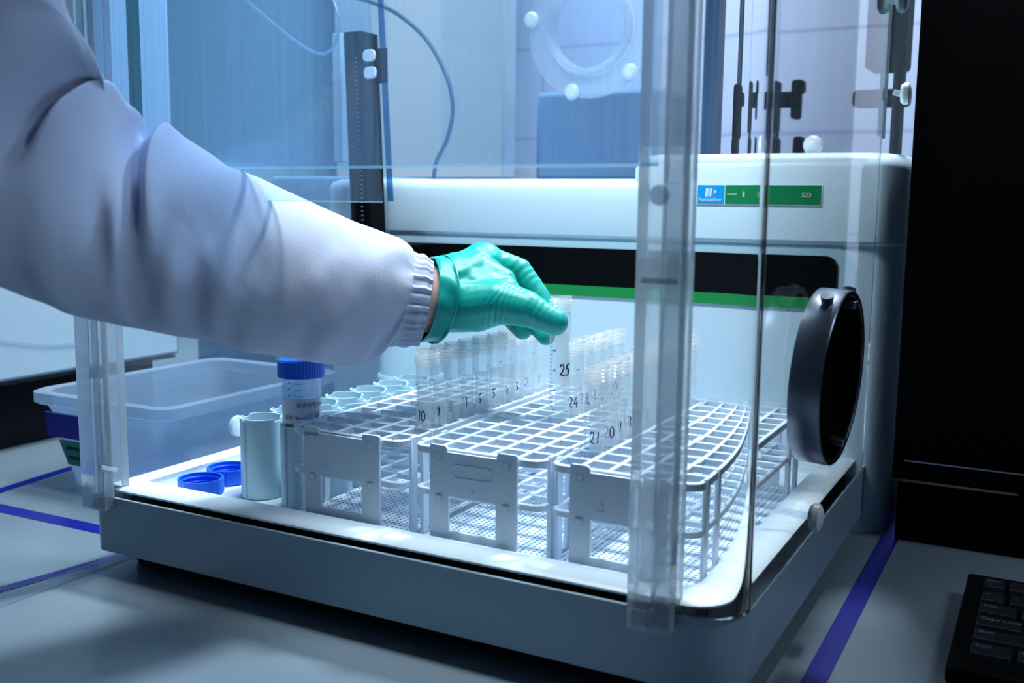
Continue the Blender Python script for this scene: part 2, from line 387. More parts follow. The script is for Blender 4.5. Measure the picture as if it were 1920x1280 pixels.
# lower shell: hollow ring so the tray sits inside
out = rrect(XL, XR, YF, YB + 0.12, [0.036, 0.02, 0.02, 0.012], 10)
inn = rrect(XL + 0.0028, XR - 0.0028, YF + 0.0028, YB + 0.114, [0.030, 0.015, 0.015, 0.008], 10)
b = MB(); b.ringprism(out, inn, 0.018, 0.0655)
child(b, 'base_shell', 'shell', S, bevel=0.0013, seg=3)
b = MB(); b.prism(rrect(XL + 0.0026, XR - 0.0026, YF + 0.0026, YB + 0.1, [0.0334, 0.015, 0.015, 0.0094], 10), 0.0190, 0.054)
child(b, 'base_gap_fill', 'gap', S)  # black fill: paints the gap under the rim dark, stops light leaking down
b = MB(); b.prism(rrect(XL + 0.024, XR - 0.022, YF + 0.020, YB + 0.09, 0.02, 6), 0.0035, 0.021); child(b, 'underside_shade', 'gap', S)  # added black block, stands in for the deep shadow beneath the shell
for (x, y) in ((XL + 0.028, YF + 0.045), (XR - 0.07, YF + 0.055), (XL + 0.03, 1.02), (XR - 0.05, 1.02)):
    b = MB(); b.lathe([(0.018, 0.0), (0.02, 0.004), (0.02, 0.018)], 24, (x, y, 0)); child(b, 'foot', 'gap', S, smooth=True)
# tray: rim + basin
ro = rrect(XL + 0.0065, XR - 0.012, YF + 0.0062, YB - 0.004, [0.028, 0.01, 0.01, 0.008], 10)
rt = rrect(XL + 0.009, XR - 0.016, YF + 0.009, YB - 0.006, [0.026, 0.01, 0.01, 0.008], 10)
ri = rrect(-0.6830, -0.188, 0.600, 0.972, [0.012, 0.012, 0.012, 0.012], 10)
rb = rrect(-0.6800, -0.190, 0.603, 0.969, [0.01, 0.01, 0.01, 0.01], 10)
n = len(ro); b = MB(); vs = []
rz = rrect(XL + 0.0185, XR - 0.024, YF + 0.0182, YB - 0.016, [0.02, 0.006, 0.006, 0.004], 10)
for ring, z in ((rz, 0.0684), (ro, 0.0686), (ro, 0.0700), (rt, 0.0722), (ri, 0.0705), (rb, 0.0685), (rb, 0.056)): vs += [(x, y, z) for x, y in ring]
fs = []
for k in range(6):
    for i in range(n): fs.append((k * n + i, k * n + (i + 1) % n, (k + 1) * n + (i + 1) % n, (k + 1) * n + i))
fs.append(tuple(6 * n + i for i in range(n)))
b.add(vs, fs); child(b, 'tray', 'tray', S, smooth=True, ang=50, fixn=True)

# console body (profile in y,z extruded along x, rounded right corner)
x0, x1, yf, yb = -0.785, -0.128, 0.985, 1.17
def rings(mb, specs, cap0=True, cap1=True):
    n = len(specs[0][0]); vs = []; fs = []
    for pts, z in specs: vs += [(x, y, z) for x, y in pts]
    for k in range(len(specs) - 1):
        for i in range(n): fs.append((k * n + i, k * n + (i + 1) % n, (k + 1) * n + (i + 1) % n, (k + 1) * n + i))
    if cap0: fs.append(tuple(range(n))[::-1])
    if cap1: fs.append(tuple((len(specs) - 1) * n + i for i in range(n)))
    mb.add(vs, fs)
def ols(i, xr=x1, xl=x0, f=yf): return rrect(xl + i, xr - i, f + i, yb - i, [0.045, 0.03, 0.03, 0.02], 12)
b = MB(); rings(b, [(ols(0), 0.0), (ols(0), 0.2725)]); child(b, 'lower_housing', 'instr', S, smooth=True)
b = MB(); b.prism(rrect(x0 + 0.02, -0.171, 0.2115, 0.2735, [0.001, 0.028, 0.012, 0.001], 10), 0.9842, 0.990, 'y'); child(b, 'recess_frame', 'recess', S)
b = MB(); b.prism(rrect(x0 + 0.03, -0.186, 0.2215, 0.2620, [0.001, 0.012, 0.012, 0.001], 8), 0.9834, 0.9955, 'y'); child(b, 'black_band', 'band', S)
b = MB(); b.box(x0 + 0.03, -0.186, 0.9832, 0.9955, 0.2115, 0.2225); child(b, 'green_stripe', 'green', S)
b = MB(); rings(b, [(ols(0.001), 0.2715), (ols(0.0, f=yf - 0.003), 0.2735), (ols(0.0, f=yf - 0.004), 0.2760), (ols(0.0, f=yf - 0.004), 0.310), (ols(0.0, f=yf - 0.004), 0.3225), (ols(0.003, f=yf - 0.004), 0.3300), (ols(0.010, f=yf - 0.004), 0.3335)])
child(b, 'upper_housing', 'instr', S, smooth=True, ang=60)
b = MB(); XM = -0.392
rings(b, [(ols(-0.0004, xl=XM, f=yf - 0.004), 0.2762), (ols(-0.0004, xl=XM, f=yf - 0.004), 0.344), (ols(0.003, xl=XM, f=yf - 0.004), 0.351), (ols(0.010, xl=XM, f=yf - 0.004), 0.3565), (ols(0.018, xl=XM, f=yf - 0.004), 0.358)])
child(b, 'raised_cover', 'instr', S, smooth=True, ang=60)
# side wing of the housing down to the bench
# name plate
lx0, lx1, lz0, lz1, ly = -0.3205, -0.2030, 0.3095, 0.3275, 0.9802
np_ = thing('name_plate', None, None); np_.parent = S; np_.location = tuple(-v for v in parent_world(S)); del_keys = [k for k in np_.keys()]
b = MB(); b.box(lx0 - 0.001, lx1 + 0.001, ly - 0.0006, ly + 0.002, lz0 - 0.0012, lz1 + 0.0004); pl = child(b, 'plate', 'white', S, bevel=0.0003)
bpy.data.objects.remove(np_)
pl.name = 'name_plate'
b = MB(); b.box(lx0, -0.2922, ly - 0.0010, ly - 0.0004, lz0, lz1); child(b, 'blue_field', 'label_blue', pl)
b = MB(); b.box(-0.2912, lx1, ly - 0.0010, ly - 0.0004, lz0, lz1); child(b, 'green_field', 'label_green', pl)
lm = lambda x, z: face_mtx((x, ly - 0.0014, z), (1, 0, 0), (0, 0, 1))
def sub(o, p): o.parent = p; o.location = tuple(-v for v in parent_world(p)); return o
sub(text('lettering', 'PerkinElmer', 0.0047, 'ink_white', None, lm(-0.3193, 0.3118)), pl)
sub(text('lettering', 'Autosampler', 0.0028, 'ink_white', None, lm(-0.2880, 0.3180)), pl)
sub(text('lettering', 'S23', 0.0062, 'ink_white', None, lm(-0.2208, 0.3162)), pl)
b = MB()
b.prism([(-0.3127, 0.3165), (-0.3102, 0.3165), (-0.3094, 0.3245), (-0.3119, 0.3245)], ly - 0.0014, ly - 0.001, 'y')
b.prism([(-0.3075, 0.3240), (-0.3032, 0.3210), (-0.3073, 0.3180), (-0.3058, 0.3212)], ly - 0.0014, ly - 0.001, 'y')
child(b, 'logo', 'ink_white', pl, fixn=True)
b = MB()
for z in (0.3205, 0.3185, 0.3165): b.box(-0.2635, -0.2600, ly - 0.0014, ly - 0.001, z, z + 0.0009)
child(b, 'small_print', 'ink_white', pl)
# sampler arm: carriage, leaning column, flag
b = MB()
q = [on(643, 60, y=0.915), on(657, 400, y=0.915), on(709, 64, y=0.945), on(724, 430, y=0.945)]
zt, zb_ = q[0].z, 0.236
def xl(a, c, z): return a.x + (c.x - a.x) * (z - a.z) / (c.z - a.z)
L0, L1, R0_, R1_ = xl(q[0], q[1], zb_), q[0].x, xl(q[2], q[3], zb_), xl(q[2], q[3], zt)
b.add([(L0, 0.915, zb_), (R0_, 0.915, zb_), (R0_, 0.945, zb_), (L0, 0.945, zb_), (L1, 0.915, zt), (R1_, 0.915, zt), (R1_, 0.945, zt), (L1, 0.945, zt)],
      [(0, 3, 2, 1), (4, 5, 6, 7), (0, 1, 5, 4), (1, 2, 6, 5), (2, 3, 7, 6), (3, 0, 4, 7)])
colm = child(b, 'arm_column', 'black', S, bevel=0.0015)
b = MB(); b.box(-0.70, -0.635, 0.94, 0.992, 0.226, 0.262); child(b, 'arm_carriage', 'black', S, bevel=0.002)
b = MB()
for k in range(46): zz_ = 0.244 + k * 0.0048; xx_ = xl(q[2], q[3], zz_); b.box(xx_ - 0.0105, xx_ - 0.0080, 0.9143, 0.9152, zz_, zz_ + 0.0012)
child(b, 'rack_strip', 'bluegrey', colm)
pf = on(726, 127, y=0.93)
b = MB(); b.box(pf.x - 0.013, pf.x + 0.010, 0.9135, 0.917, pf.z - 0.018, pf.z + 0.018); child(b, 'flag', 'black', S, bevel=0.001)
for (px, py) in ((694, 105), (696, 137)):
    p = on(px, py, y=0.9145); b = MB(); b.prism(rrect(p.x - 0.008, p.x + 0.008, p.z - 0.0065, p.z + 0.0065, 0.005, 5), 0.9115, 0.9155, 'y'); child(b, 'plug', 'white', S, bevel=0.0008)
b = MB(); gs = on(636, 100, y=0.955); b.box(gs.x - 0.006, gs.x + 0.006, 0.95, 0.97, 0.352, zt + 0.006); child(b, 'guide_strip', 'white', S, bevel=0.001)
# wash station, a round cup at the back left of the tray
b = MB(); b.lathe([(0.030, 0.056), (0.030, 0.112), (0.036, 0.113), (0.0375, 0.117), (0.036, 0.120), (0.034, 0.120), (0.034, 0.175), (0.031, 0.175), (0.028, 0.115)], 36, (-0.628, 0.935, 0)); child(b, 'wash_station', 'socket', S, smooth=True, ang=50)

# ================================================================== ENCLOSURE
E_ = thing('acrylic_enclosure', 'clear acrylic hood with square corner posts standing around the racks', 'enclosure', (-0.42, 0.575, 0.056))
def post(x, y, ztop=0.62):
    # grooved bar: wide front slab, thick left web, back slab
    b = MB(); w_ = 0.0270; d_ = 0.026
    b.prism([(x, y), (x + w_, y), (x + w_, y + 0.0105), (x + 0.0125, y + 0.0105), (x + 0.0125, y + 0.0185), (x + w_, y + 0.0185), (x + w_, y + d_), (x, y + d_)], 0.056, ztop)
    child(b, 'post', 'post', E_, bevel=0.0007)
post(-0.6975, 0.5535)
post(-0.2150, 0.5500)
# joint bands and screws on the posts
for (px, py, yy) in ((1236, 527, 0.5495), (1240, 366, 0.5495), (203, 878, 0.5530)):
    p = on(px, py, y=yy)
    b = MB(); b.box(p.x - 0.011, p.x + 0.011, yy - 0.0004, yy + 0.0002, p.z - 0.0016, p.z + 0.0016) if px != 1240 else b.lathe([(0.0, -0.006), (0.005, -0.006), (0.006, -0.003), (0.0045, 0.0)], 20, (p.x, yy, p.z), 'y')
    child(b, 'screw' if px == 1240 else 'joint', 'frost', E_, smooth=True)

def sheet(mb, path, th, z0, z1):
    n = len(path); L = []; R_ = []
    for i, p in enumerate(path):
        a = Vector(path[max(i - 1, 0)]); c = Vector(path[min(i + 1, n - 1)]); d = (c - a).normalized(); nr = Vector((-d.y, d.x)) * th / 2
        L.append((p[0] + nr.x, p[1] + nr.y)); R_.append((p[0] - nr.x, p[1] - nr.y))
    mb.prism(R_ + L[::-1], z0, z1)
# right side sheet bends round the front corner
path = [(-0.1895, 0.5660)]
for i in range(9):
    a = math.radians(-90 + 90 * i / 8); path.append((-0.1780 + 0.0255 * math.cos(a), 0.5915 + 0.0255 * math.sin(a)))
path += [(-0.1525, 0.75), (-0.1525, 0.9785)]
b = MB(); sheet(b, path, 0.004, 0.0655, 0.62); rp = child(b, 'side_sheet', 'bent', E_, smooth=True, ang=30, fixn=True)
b = MB(); sheet(b, [(-0.6895, 0.582), (-0.6895, 0.9785)], 0.005, 0.0725, 0.62); child(b, 'side_sheet', 'panel', E_, fixn=True)
b = MB(); sheet(b, [(-0.6865, 0.612), (-0.6865, 0.620)], 0.006, 0.335, 0.62); child(b, 'sheet_edge', 'greenedge', E_, fixn=True)
# door, raised: two dusty sheets
b = MB(); b.box(-0.688, -0.207, 0.562, 0.566, 0.3320, 0.62); door = child(b, 'door', 'door', E_)
b = MB(); b.box(-0.688, -0.207, 0.5618, 0.5662, 0.3305, 0.3322); child(b, 'door_edge', 'edgeglow', door)
b = MB(); b.prism([(-0.688, 0.309), (-0.4075, 0.309), (-0.4300, 0.62), (-0.688, 0.62)], 0.570, 0.5735, 'y'); d2 = child(b, 'inner_door', 'door', E_, fixn=True)
e0 = on(711, 0, y=0.5718); e1 = on(730, 378, y=0.5718); k_ = (e0.x - e1.x) / (e0.z - e1.z); eb = e1.x + k_ * (0.309 - e1.z); et = e1.x + k_ * (0.62 - e1.z)
b = MB(); b.prism([(eb, 0.309), (eb + 0.0022, 0.309), (et + 0.0022, 0.62), (et, 0.62)], 0.5698, 0.5737, 'y'); child(b, 'door_edge', 'darkedge', d2, fixn=True)
b = MB(); b.box(-0.688, -0.4075, 0.5698, 0.5737, 0.3080, 0.3089); child(b, 'door_edge', 'edgeglow', d2)
# back port: round clear cover plate on the rear sheet
b = MB(); sheet(b, [(-0.74, 1.176), (-0.13, 1.176)], 0.003, 0.36, 0.62); child(b, 'rear_sheet', 'panel', E_, fixn=True)
pc = on(1107, 52, y=1.165)
b = MB(); b.lathe([(0.058, 0), (0.083, 0), (0.083, -0.006), (0.058, -0.006)], 48, (pc.x, 1.17, pc.z), 'y', close=True); fl = child(b, 'port_flange', 'frost', E_, smooth=True, ang=40)
b = MB(); b.lathe([(0.047, 0), (0.053, 0), (0.055, -0.016), (0.049, -0.018)], 48, (pc.x, 1.17, pc.z), 'y', close=True); child(b, 'port_ring', 'frost', fl, smooth=True, ang=40)
b = MB(); b.lathe([(0.0, -0.003), (0.047, -0.003), (0.047, 0.0), (0.0, 0.0)], 40, (pc.x, 1.172, pc.z), 'y'); child(b, 'port_cover', 'panel', fl)
for a in (170, 255, 315):
    b = MB(); b.lathe([(0.0, -0.018), (0.007, -0.017), (0.010, -0.012), (0.007, -0.006)], 20, (pc.x + 0.078 * math.cos(math.radians(a)), 1.17, pc.z + 0.078 * math.sin(math.radians(a))), 'y'); child(b, 'port_knob', 'white', fl, smooth=True)
# metal duct collar on the right sheet
rn = Vector((math.cos(.05), -math.sin(.05), -0.04)).normalized()
rc = Vector((-0.1248, 0.7093, 0.1932)); rr = 0.0600
col = MB(); col.lathe([(rr, 0.0), (rr, 0.0195), (rr - 0.0008, 0.0205), (rr - 0.0035, 0.0205), (rr - 0.0045, 0.0195), (rr - 0.0045, 0.0)], 64, (0, 0, 0), 'x', close=True)
o = col.build('duct_collar', 'metal', E_, smooth=True, ang=40)
rot = rn.to_track_quat('X', 'Z').to_matrix().to_4x4()
base = rc - rn * 0.0205
o.matrix_local = Matrix.Translation(base - parent_world(E_)) @ rot
ring_o = o
b = MB(); b.lathe([(0.0, 0.001), (rr - 0.004, 0.001), (rr - 0.004, 0.004), (0, 0.004)], 48, (0, 0, 0), 'x'); k = b.build('duct_blank', 'band', ring_o)
b = MB(); b.lathe([(rr - 0.0052, 0.0), (rr - 0.0046, 0.0), (rr - 0.0046, 0.0193), (rr - 0.0052, 0.0193)], 48, (0, 0, 0), 'x', close=True); k = b.build('duct_lining', 'band', ring_o, smooth=True)
for a in (118, 62):   # clamp studs round the top
    aa = math.radians(a)
    b = MB(); b.tube([(0.012, math.cos(aa) * rr * .97, math.sin(aa) * rr * .97), (0.012, math.cos(aa) * (rr + 0.006), math.sin(aa) * (rr + 0.006))], [0.0035, 0.0045], 14); b.build('stud', 'metal', ring_o, smooth=True)
for a in (-70, 75):
    aa = math.radians(a); ce = (rr - 0.009)
    b = MB(); b.box(0.012, 0.022, math.cos(aa) * ce - 0.005, math.cos(aa) * ce + 0.005, math.sin(aa) * ce - 0.0025, math.sin(aa) * ce + 0.0025); b.build('clip', 'chrome', ring_o, bevel=0.0006)
# thumb screws with white knobs through the sheets
def thumb(px, py, x, d, name='thumb_screw'):
    p = on(px, py, x=x)
    b = MB(); b.lathe([(0.0, 0.0), (0.0085, 0.001), (0.0105, 0.004), (0.0100, 0.008), (0.006, 0.010), (0.0, 0.0105)], 24, (p.x, p.y, p.z), 'x'); k = child(b, name, 'white', E_, smooth=True)
    b = MB(); b.tube([(p.x, p.y, p.z), (p.x - d, p.y, p.z + 0.002)], 0.0028, 12); child(b, 'shaft', 'screwclear', k, smooth=True)
thumb(1516, 968, -0.150, 0.034)
thumb(1688, 176, -0.148, 0.006)
thumb(1680, 3, -0.148, 0.006)
thumb(438, 797, -0.702, 0.004)
b = MB(); q0 = on(1668, 120, x=-0.1555); b.box(-0.1590, -0.1555, 0.984, 1.030, 0.372, 0.56); child(b, 'rail', 'greenedge', E_)

# tubing
def smoothpath(P, n=8):
    out = []
    P = [Vector(p) for p in P]
    for i in range(len(P) - 1):
        p0 = P[max(i - 1, 0)]; p1 = P[i]; p2 = P[i + 1]; p3 = P[min(i + 2, len(P) - 1)]
        for k in range(n):
            t = k / n; out.append(0.5 * ((2 * p1) + (p2 - p0) * t + (2 * p0 - 5 * p1 + 4 * p2 - p3) * t * t + (3 * p1 - p0 - 3 * p2 + p3) * t ** 3))
    out.append(P[-1]); return out
b = MB(); b.tube(smoothpath([on(x, y, y=0.90) for x, y in ((430, -30), (462, 0), (520, 50), (570, 88), (606, 101), (628, 82), (636, 40), (625, 0), (610, -40))]), 0.0014, 8)
o = b.build('clear_tubing', 'silicone', smooth=True); tag(o, 'thin clear sample tubing looping down beside the black column', 'tubing')
b = MB(); b.tube(smoothpath([on(x, y, y=1.10) for x, y in ((640, -10), (690, 2), (745, 26), (800, 75), (838, 145), (849, 205), (838, 262), (818, 305), (812, 350))]), 0.0026, 8)
o = b.build('dark_tubing', 'darktube', smooth=True); tag(o, 'dark grey tubing arching behind the black column of the machine', 'tubing')

# ================================================================== RACKS
RW, RL = 0.107, 0.279
def make_rack():
    t = thing('tube_rack', None, None)
    del_k = []
    # local coords: x 0..RW, y 0..RL, z 0 floor
    def deck(z, h, name):
        b = MB(); p = 0.0212; x0 = 0.0005; y0 = 0.0075; py = 0.0222
        b.ringprism(rrect(0, RW, 0, RL, 0.010, 5), rrect(0.0035, RW - 0.0035, 0.0045, RL - 0.0045, 0.007, 5), z, z + h)
        for k in range(1, 5): b.box(k * RW / 5 - 0.0019, k * RW / 5 + 0.0019, 0.003, RL - 0.003, z + 0.0003, z + h - 0.0003)
        for k in range(1, 12): b.box(0.002, RW - 0.002, 0.0035 + k * (RL - 0.007) / 12 - 0.0019, 0.0035 + k * (RL - 0.007) / 12 + 0.0019, z + 0.0004, z + h - 0.0004)
        return b.build(name, 'rack', t, bevel=0.0005, seg=1)
    deck(0.0685, 0.0055, 'top_deck'); deck(0.0375, 0.0045, 'middle_deck')
    b = MB(); n1, n2 = 24, 62; px, py = RW / n1, RL / n2; hb = 0.0012
    for i in range(n1 + 1): b.box(max(0, i * px - hb), min(RW, i * px + hb), 0, RL, 0.0, 0.002)
    for j in range(n2 + 1): b.box(0, RW, max(0, j * py - hb), min(RL, j * py + hb), 0.0002, 0.0019)
    b.build('perforated_floor', 'rack', t)
    def plate(y0, name):
        b = MB(); L, R_ = 0.018, 0.089; th = 0.0022
        o_ = [(L, 0), (R_, 0), (R_, 0.0755)]; zz = 0.0770
        # frame as quads around a window
        wx0, wx1, wz0, wz1 = L + 0.0155, R_ - 0.0165, 0.0143, 0.0403
        b.box(L, wx0, y0, y0 + th, 0, wz1); b.box(wx1, R_, y0, y0 + th, 0, wz1); b.box(wx0, wx1, y0, y0 + th, 0, wz0)
        b.box(L, R_, y0, y0 + th, wz1, 0.0725)
        b.prism(rrect(L, L + 0.0145, 0.07, zz, [0.003, 0.003, 0.0015, 0.001], 4), y0, y0 + th, 'y'); b.prism(rrect(R_ - 0.016, R_, 0.07, zz, [0.001, 0.0015, 0.003, 0.001], 4), y0, y0 + th, 'y')
        o = b.build(name, 'rack', t, fixn=True)
        for (x, z) in ((L + 0.0075, 0.0685), (R_ - 0.0085, 0.0685), (L + 0.0075, 0.0380), (R_ - 0.0085, 0.0380)):
            b = MB(); yy = y0 - 0.0006 if y0 < 0.1 else y0 + th
            b.ringprism(rrect(x - 0.003, x + 0.003, z - 0.0028, z + 0.0028, 0.0004, 2), rrect(x - 0.0022, x + 0.0022, z - 0.002, z + 0.002, 0.0003, 2), yy, yy + 0.0006, 'y', 1)
            b.box(x - 0.002, x + 0.002, yy - 0.0004, yy + 0.0006, z - 0.0018, z + 0.0018, 0)
            b.build('peg', ['white', 'socket'], o)
        return o
    fp = plate(-0.0035, 'end_plate'); plate(RL + 0.0012, 'end_plate')
    for x in (-0.0009, RW - 0.0023):
        for y in (0.012, 0.040, RL - 0.048, RL - 0.020):
            b = MB(); b.box(x, x + 0.0032, y, y + 0.008, 0.0002, 0.0752); b.build('leg', 'rack', t, bevel=0.0006, seg=1)
    return t
def copy_tree(o, parent=None):
    c = o.copy(); COL.objects.link(c); c.parent = parent
    for ch in list(o.children): copy_tree(ch, c)
    return c
rack0 = make_rack()
ZF = 0.0590
RX = (-0.5259, -0.4100, -0.2985)
racks = [rack0] + [copy_tree(rack0) for _ in range(2)]
labs = ['white plastic test tube rack beside the pale blue sockets, leftmost of three', 'white plastic test tube rack in the middle, between two others, under the gloved hand', 'white plastic test tube rack behind the corner post, nearest the metal collar']
for r, x, l in zip(racks, RX, labs):
    r.location = (x, 0.6115, ZF); r.name = 'tube_rack'; tag(r, l, 'rack', 'white racks in the tray')
# embossed lozenge and pen marks, each on its own rack
b = MB(); yy = -0.0039
b.ringprism(rrect(0.036, 0.071, 0.0545, 0.0645, 0.0049, 8), rrect(0.0366, 0.0704, 0.0551, 0.0639, 0.0043, 8), yy, yy + 0.0005, 'y'); b.build('embossed_lozenge', 'rack', racks[1])
b = MB(); b.tube([(0.0535, yy + .0003, 0.0455), (0.0535, yy - .0002, 0.0455)], 0.0014, 12); b.build('dimple', 'socket', racks[1])
def tri(rk, x, z, s):
    b = MB(); o_ = [(x - s, z - s * .8), (x + s, z - s * .8), (x, z + s)]; i_ = [(x - s * .75, z - s * .65), (x + s * .75, z - s * .65), (x, z + s * .7)]
    b.ringprism(o_, i_, yy, yy + 0.0005, 'y'); b.build('recycling_mark', 'rack', rk)
tri(racks[0], 0.0405, 0.0500, 0.0038); tri(racks[2], 0.0405, 0.0500, 0.0038)
for rk, pts, m in ((racks[0], ((0.0105, 0.004), (0.013, 0.0045), (0.038, 0.0022), (0.041, 0.0022), (0.053, 0.0022), (0.058, 0.0025), (0.067, 0.0024), (0.071, 0.0022), (0.097, 0.003)), 'ink_black'),
                   (racks[2], ((0.008, 0.270), (0.012, 0.272), (0.016, 0.270), (0.035, 0.268)), 'ink_red')):
    b = MB()
    for (x, y) in pts: b.box(x - 0.0009, x + 0.0009, y - 0.0006, y + 0.0006, 0.0740, 0.0742)
    b.build('pen_mark', m, rk)
b = MB(); b.tube([(0.064, yy, 0.066), (0.061, yy, 0.063), (0.065, yy, 0.060), (0.067, yy, 0.064), (0.064, yy, 0.066), (0.0645, yy, 0.055)], 0.0004, 5); b.build('pen_mark', 'ink_blue', racks[2])

# ================================================================== TUBES
TR, TL = 0.0090, 0.1325
def tube_parts(number, side):
    """side = angle of the writing patch centre"""
    t = thing('test_tube', None, None)
    b = MB(); ro = TR; th = 0.0007
    prof = [(0.0, 0.0), (0.0035, 0.0006), (0.0065, 0.003), (0.0082, 0.007), (ro - 0.0002, 0.012), (ro, 0.10), (ro, TL - 0.014),
            (ro - th, TL - 0.014), (ro - th, 0.10), (ro - th - 0.0002, 0.012), (0.0068, 0.0075), (0.0045, 0.0035), (0.0, 0.0018)]
    b.lathe(prof, 28); body = b.build('tube_body', 'tube', t, smooth=True, ang=80)
    b = MB(); pr = [(ro, TL - 0.014)]
    for k in range(4): z = TL - 0.0115 + k * 0.0026; pr += [(ro - 0.0002, z - 0.0006), (ro + 0.0010, z + 0.0002), (ro + 0.0010, z + 0.0008), (ro - 0.0002, z + 0.0014)]
    pr += [(ro - 0.0001, TL), (ro - th, TL), (ro - th, TL - 0.014)]
    b.lathe(pr, 28, close=True); b.build('threaded_neck', 'neck', t, smooth=True, ang=50)
    # writing patch
    b = MB(); vs = []; fs = []; n = 12; R1 = ro + 0.00012
    for k in range(n + 1):
        a = side + math.radians(-38 + 76 * k / n)
        vs += [(R1 * math.cos(a), R1 * math.sin(a), 0.042), (R1 * math.cos(a), R1 * math.sin(a), 0.104)]
    for k in range(n): fs.append((2 * k, 2 * k + 2, 2 * k + 3, 2 * k + 1))
    b.add(vs, fs); b.build('writing_patch', 'patch', t, smooth=True)
    b = MB(); a1 = side - math.radians(72)
    for k in range(27):
        z = 0.022 + k * 0.0033; wd = 0.42 if k % 5 == 0 else 0.24
        R2 = ro + 0.0001; pts = [(R2 * math.cos(a1 + wd * j / 4), R2 * math.sin(a1 + wd * j / 4)) for j in range(5)]
        for (p, q_) in zip(pts, pts[1:]): b.add([(p[0], p[1], z), (q_[0], q_[1], z), (q_[0], q_[1], z + 0.0006), (p[0], p[1], z + 0.0006)], [(0, 1, 2, 3)])
        if k % 5 == 0: b.add([(pts[4][0], pts[4][1], z), (R2 * math.cos(a1 + .6), R2 * math.sin(a1 + .6), z), (R2 * math.cos(a1 + .6), R2 * math.sin(a1 + .6), z + 0.0016), (pts[4][0], pts[4][1], z + 0.0016)], [(0, 1, 2, 3)])
    b.build('graduation_scale', 'scale_blue', t)
    return t
SIDE = math.radians(-62)
def number(t, s, a=None, h=0.0085, z=0.0765):
    b = MB(); wd = (0.5 * len(s)) * h; a0 = SIDE - (wd / 2) / TR + math.radians(-6) if a is None else a
    wrapped_digits(b, s, TR + 0.0003, z, h, a0); b.build('handwritten_number', 'ink_dark', t)
tube0 = tube_parts('1', SIDE)
def place(x, i, num, group, label):
    global used
    t = tube0 if not place.used else copy_tree(tube_src)
    if not place.used:
        place.used = True
    t.location = (x, 0.622 + 0.0222 * i + random.uniform(-.0006, .0006), 0.0622); t.name = 'test_tube'
    t.rotation_euler = (random.uniform(-.008, .008), random.uniform(-.008, .008), math.radians(random.uniform(-14, 10)))
    if num: number(t, num)
    tag(t, label, 'test tube', group)
    return t
place.used = False
tube_src = copy_tree(tube0)
words = {1: 'one', 2: 'two'}
for i in range(2, 12):
    nb = str(12 - i)
    where = 'clear plastic test tube numbered %s in the left rack' % nb
    if nb == '10': where += ', nearest the camera in its row'
    if nb == '1': where += ', farthest back in its row'
    place(-0.4330, i, nb, 'test tubes in the left rack', where)
for i in range(7, 12):
    nb = str(31 - i)
    place(-0.3570, i, nb, 'test tubes in the middle rack', 'clear plastic test tube numbered %s in the middle rack behind the lifted tube' % nb)
for i in range(2, 12):
    nb = str(23 - i)
    place(-0.2880, i, nb, 'test tubes in the right rack', 'clear plastic test tube numbered %s in the right rack beside the corner post' % nb)
held = tube_src; held.name = 'test_tube'
held.location = (-0.3585, 0.753, 0.1010); held.rotation_euler = (0, 0, math.radians(12))
b = MB(); wrapped_digits(b, '25', TR + 0.0003, 0.068, 0.0095, SIDE - math.radians(14), 0.0012); b.build('handwritten_number', 'ink_black', held)
tag(held, 'clear plastic test tube numbered 25 being lifted by the green gloved hand', 'test tube')

# ================================================================== SOCKETS, VIAL, CAPS
sk = thing('socket_block', 'block of pale blue cylindrical sockets in two staggered columns at the left of the tray', 'rack', (-0.575, 0.73, 0.0565))
zt = 0.125
def socket(x, y):
    b = MB(); n = 96; R0, R1 = 0.0180, 0.0166; vs = []; fs = []
    for k in range(n):
        a = 2 * math.pi * k / n
        d = 0.0020 if (abs(math.sin(a)) < 0.22) else 0.0
        for (r, z) in ((R0, 0.0565), (R0, zt - d), (R1, zt - d), (R1, 0.060)): vs.append((x + r * math.cos(a), y + r * math.sin(a), z))
    for k in range(n):
        k2 = (k + 1) % n
        for j in range(3): fs.append((4 * k + j, 4 * k2 + j, 4 * k2 + j + 1, 4 * k + j + 1))
    fs.append(tuple(4 * k + 3 for k in range(n))); b.add(vs, fs)
    a = math.radians(-100); b.box(x + R0 * math.cos(a) - 0.0012, x + R0 * math.cos(a) + 0.0012, y + R0 * math.sin(a) - 0.0012, y + R0 * math.sin(a) + 0.0012, 0.057, zt - 0.001)
    child(b, 'socket', 'socket', sk, smooth=True, ang=35, fixn=True)
for j in range(7):
    socket(-0.5945, 0.656 + j * 0.0385)
for j in range(7):
    socket(-0.5475, 0.657 + j * 0.0385 - 0.004)
b = MB(); b.box(-0.578, -0.564, 0.66, 0.90, 0.0565, 0.070); child(b, 'web', 'socket', sk)
vx, vy = -0.5475, 0.653
V = thing('sample_vial', 'clear labelled vial with a blue screw cap standing in a pale blue socket', 'vial', (vx, vy, 0.0600))
def lc(mb, name, m, **k): return mb.build(name, m, V, **k)
b = MB(); b.lathe([(0.0, 0.0), (0.0150, 0.0006), (0.0158, 0.002), (0.0160, 0.108), (0.0152, 0.108), (0.0150, 0.003), (0.0, 0.0018)], 40); lc(b, 'vial_body', 'vial', smooth=True, ang=50)
b = MB(); nr = 90; vs = []; fs = []; zc0, zc1 = 0.1050, 0.1195
for k in range(nr):
    a = 2 * math.pi * k / nr; r = 0.0190 + (0.00035 if k % 2 else 0.0)
    vs += [(r * math.cos(a), r * math.sin(a), zc0), (r * math.cos(a), r * math.sin(a), zc1 - 0.0015), (0.0178 * math.cos(a), 0.0178 * math.sin(a), zc1), (0.0165 * math.cos(a), 0.0165 * math.sin(a), zc0)]
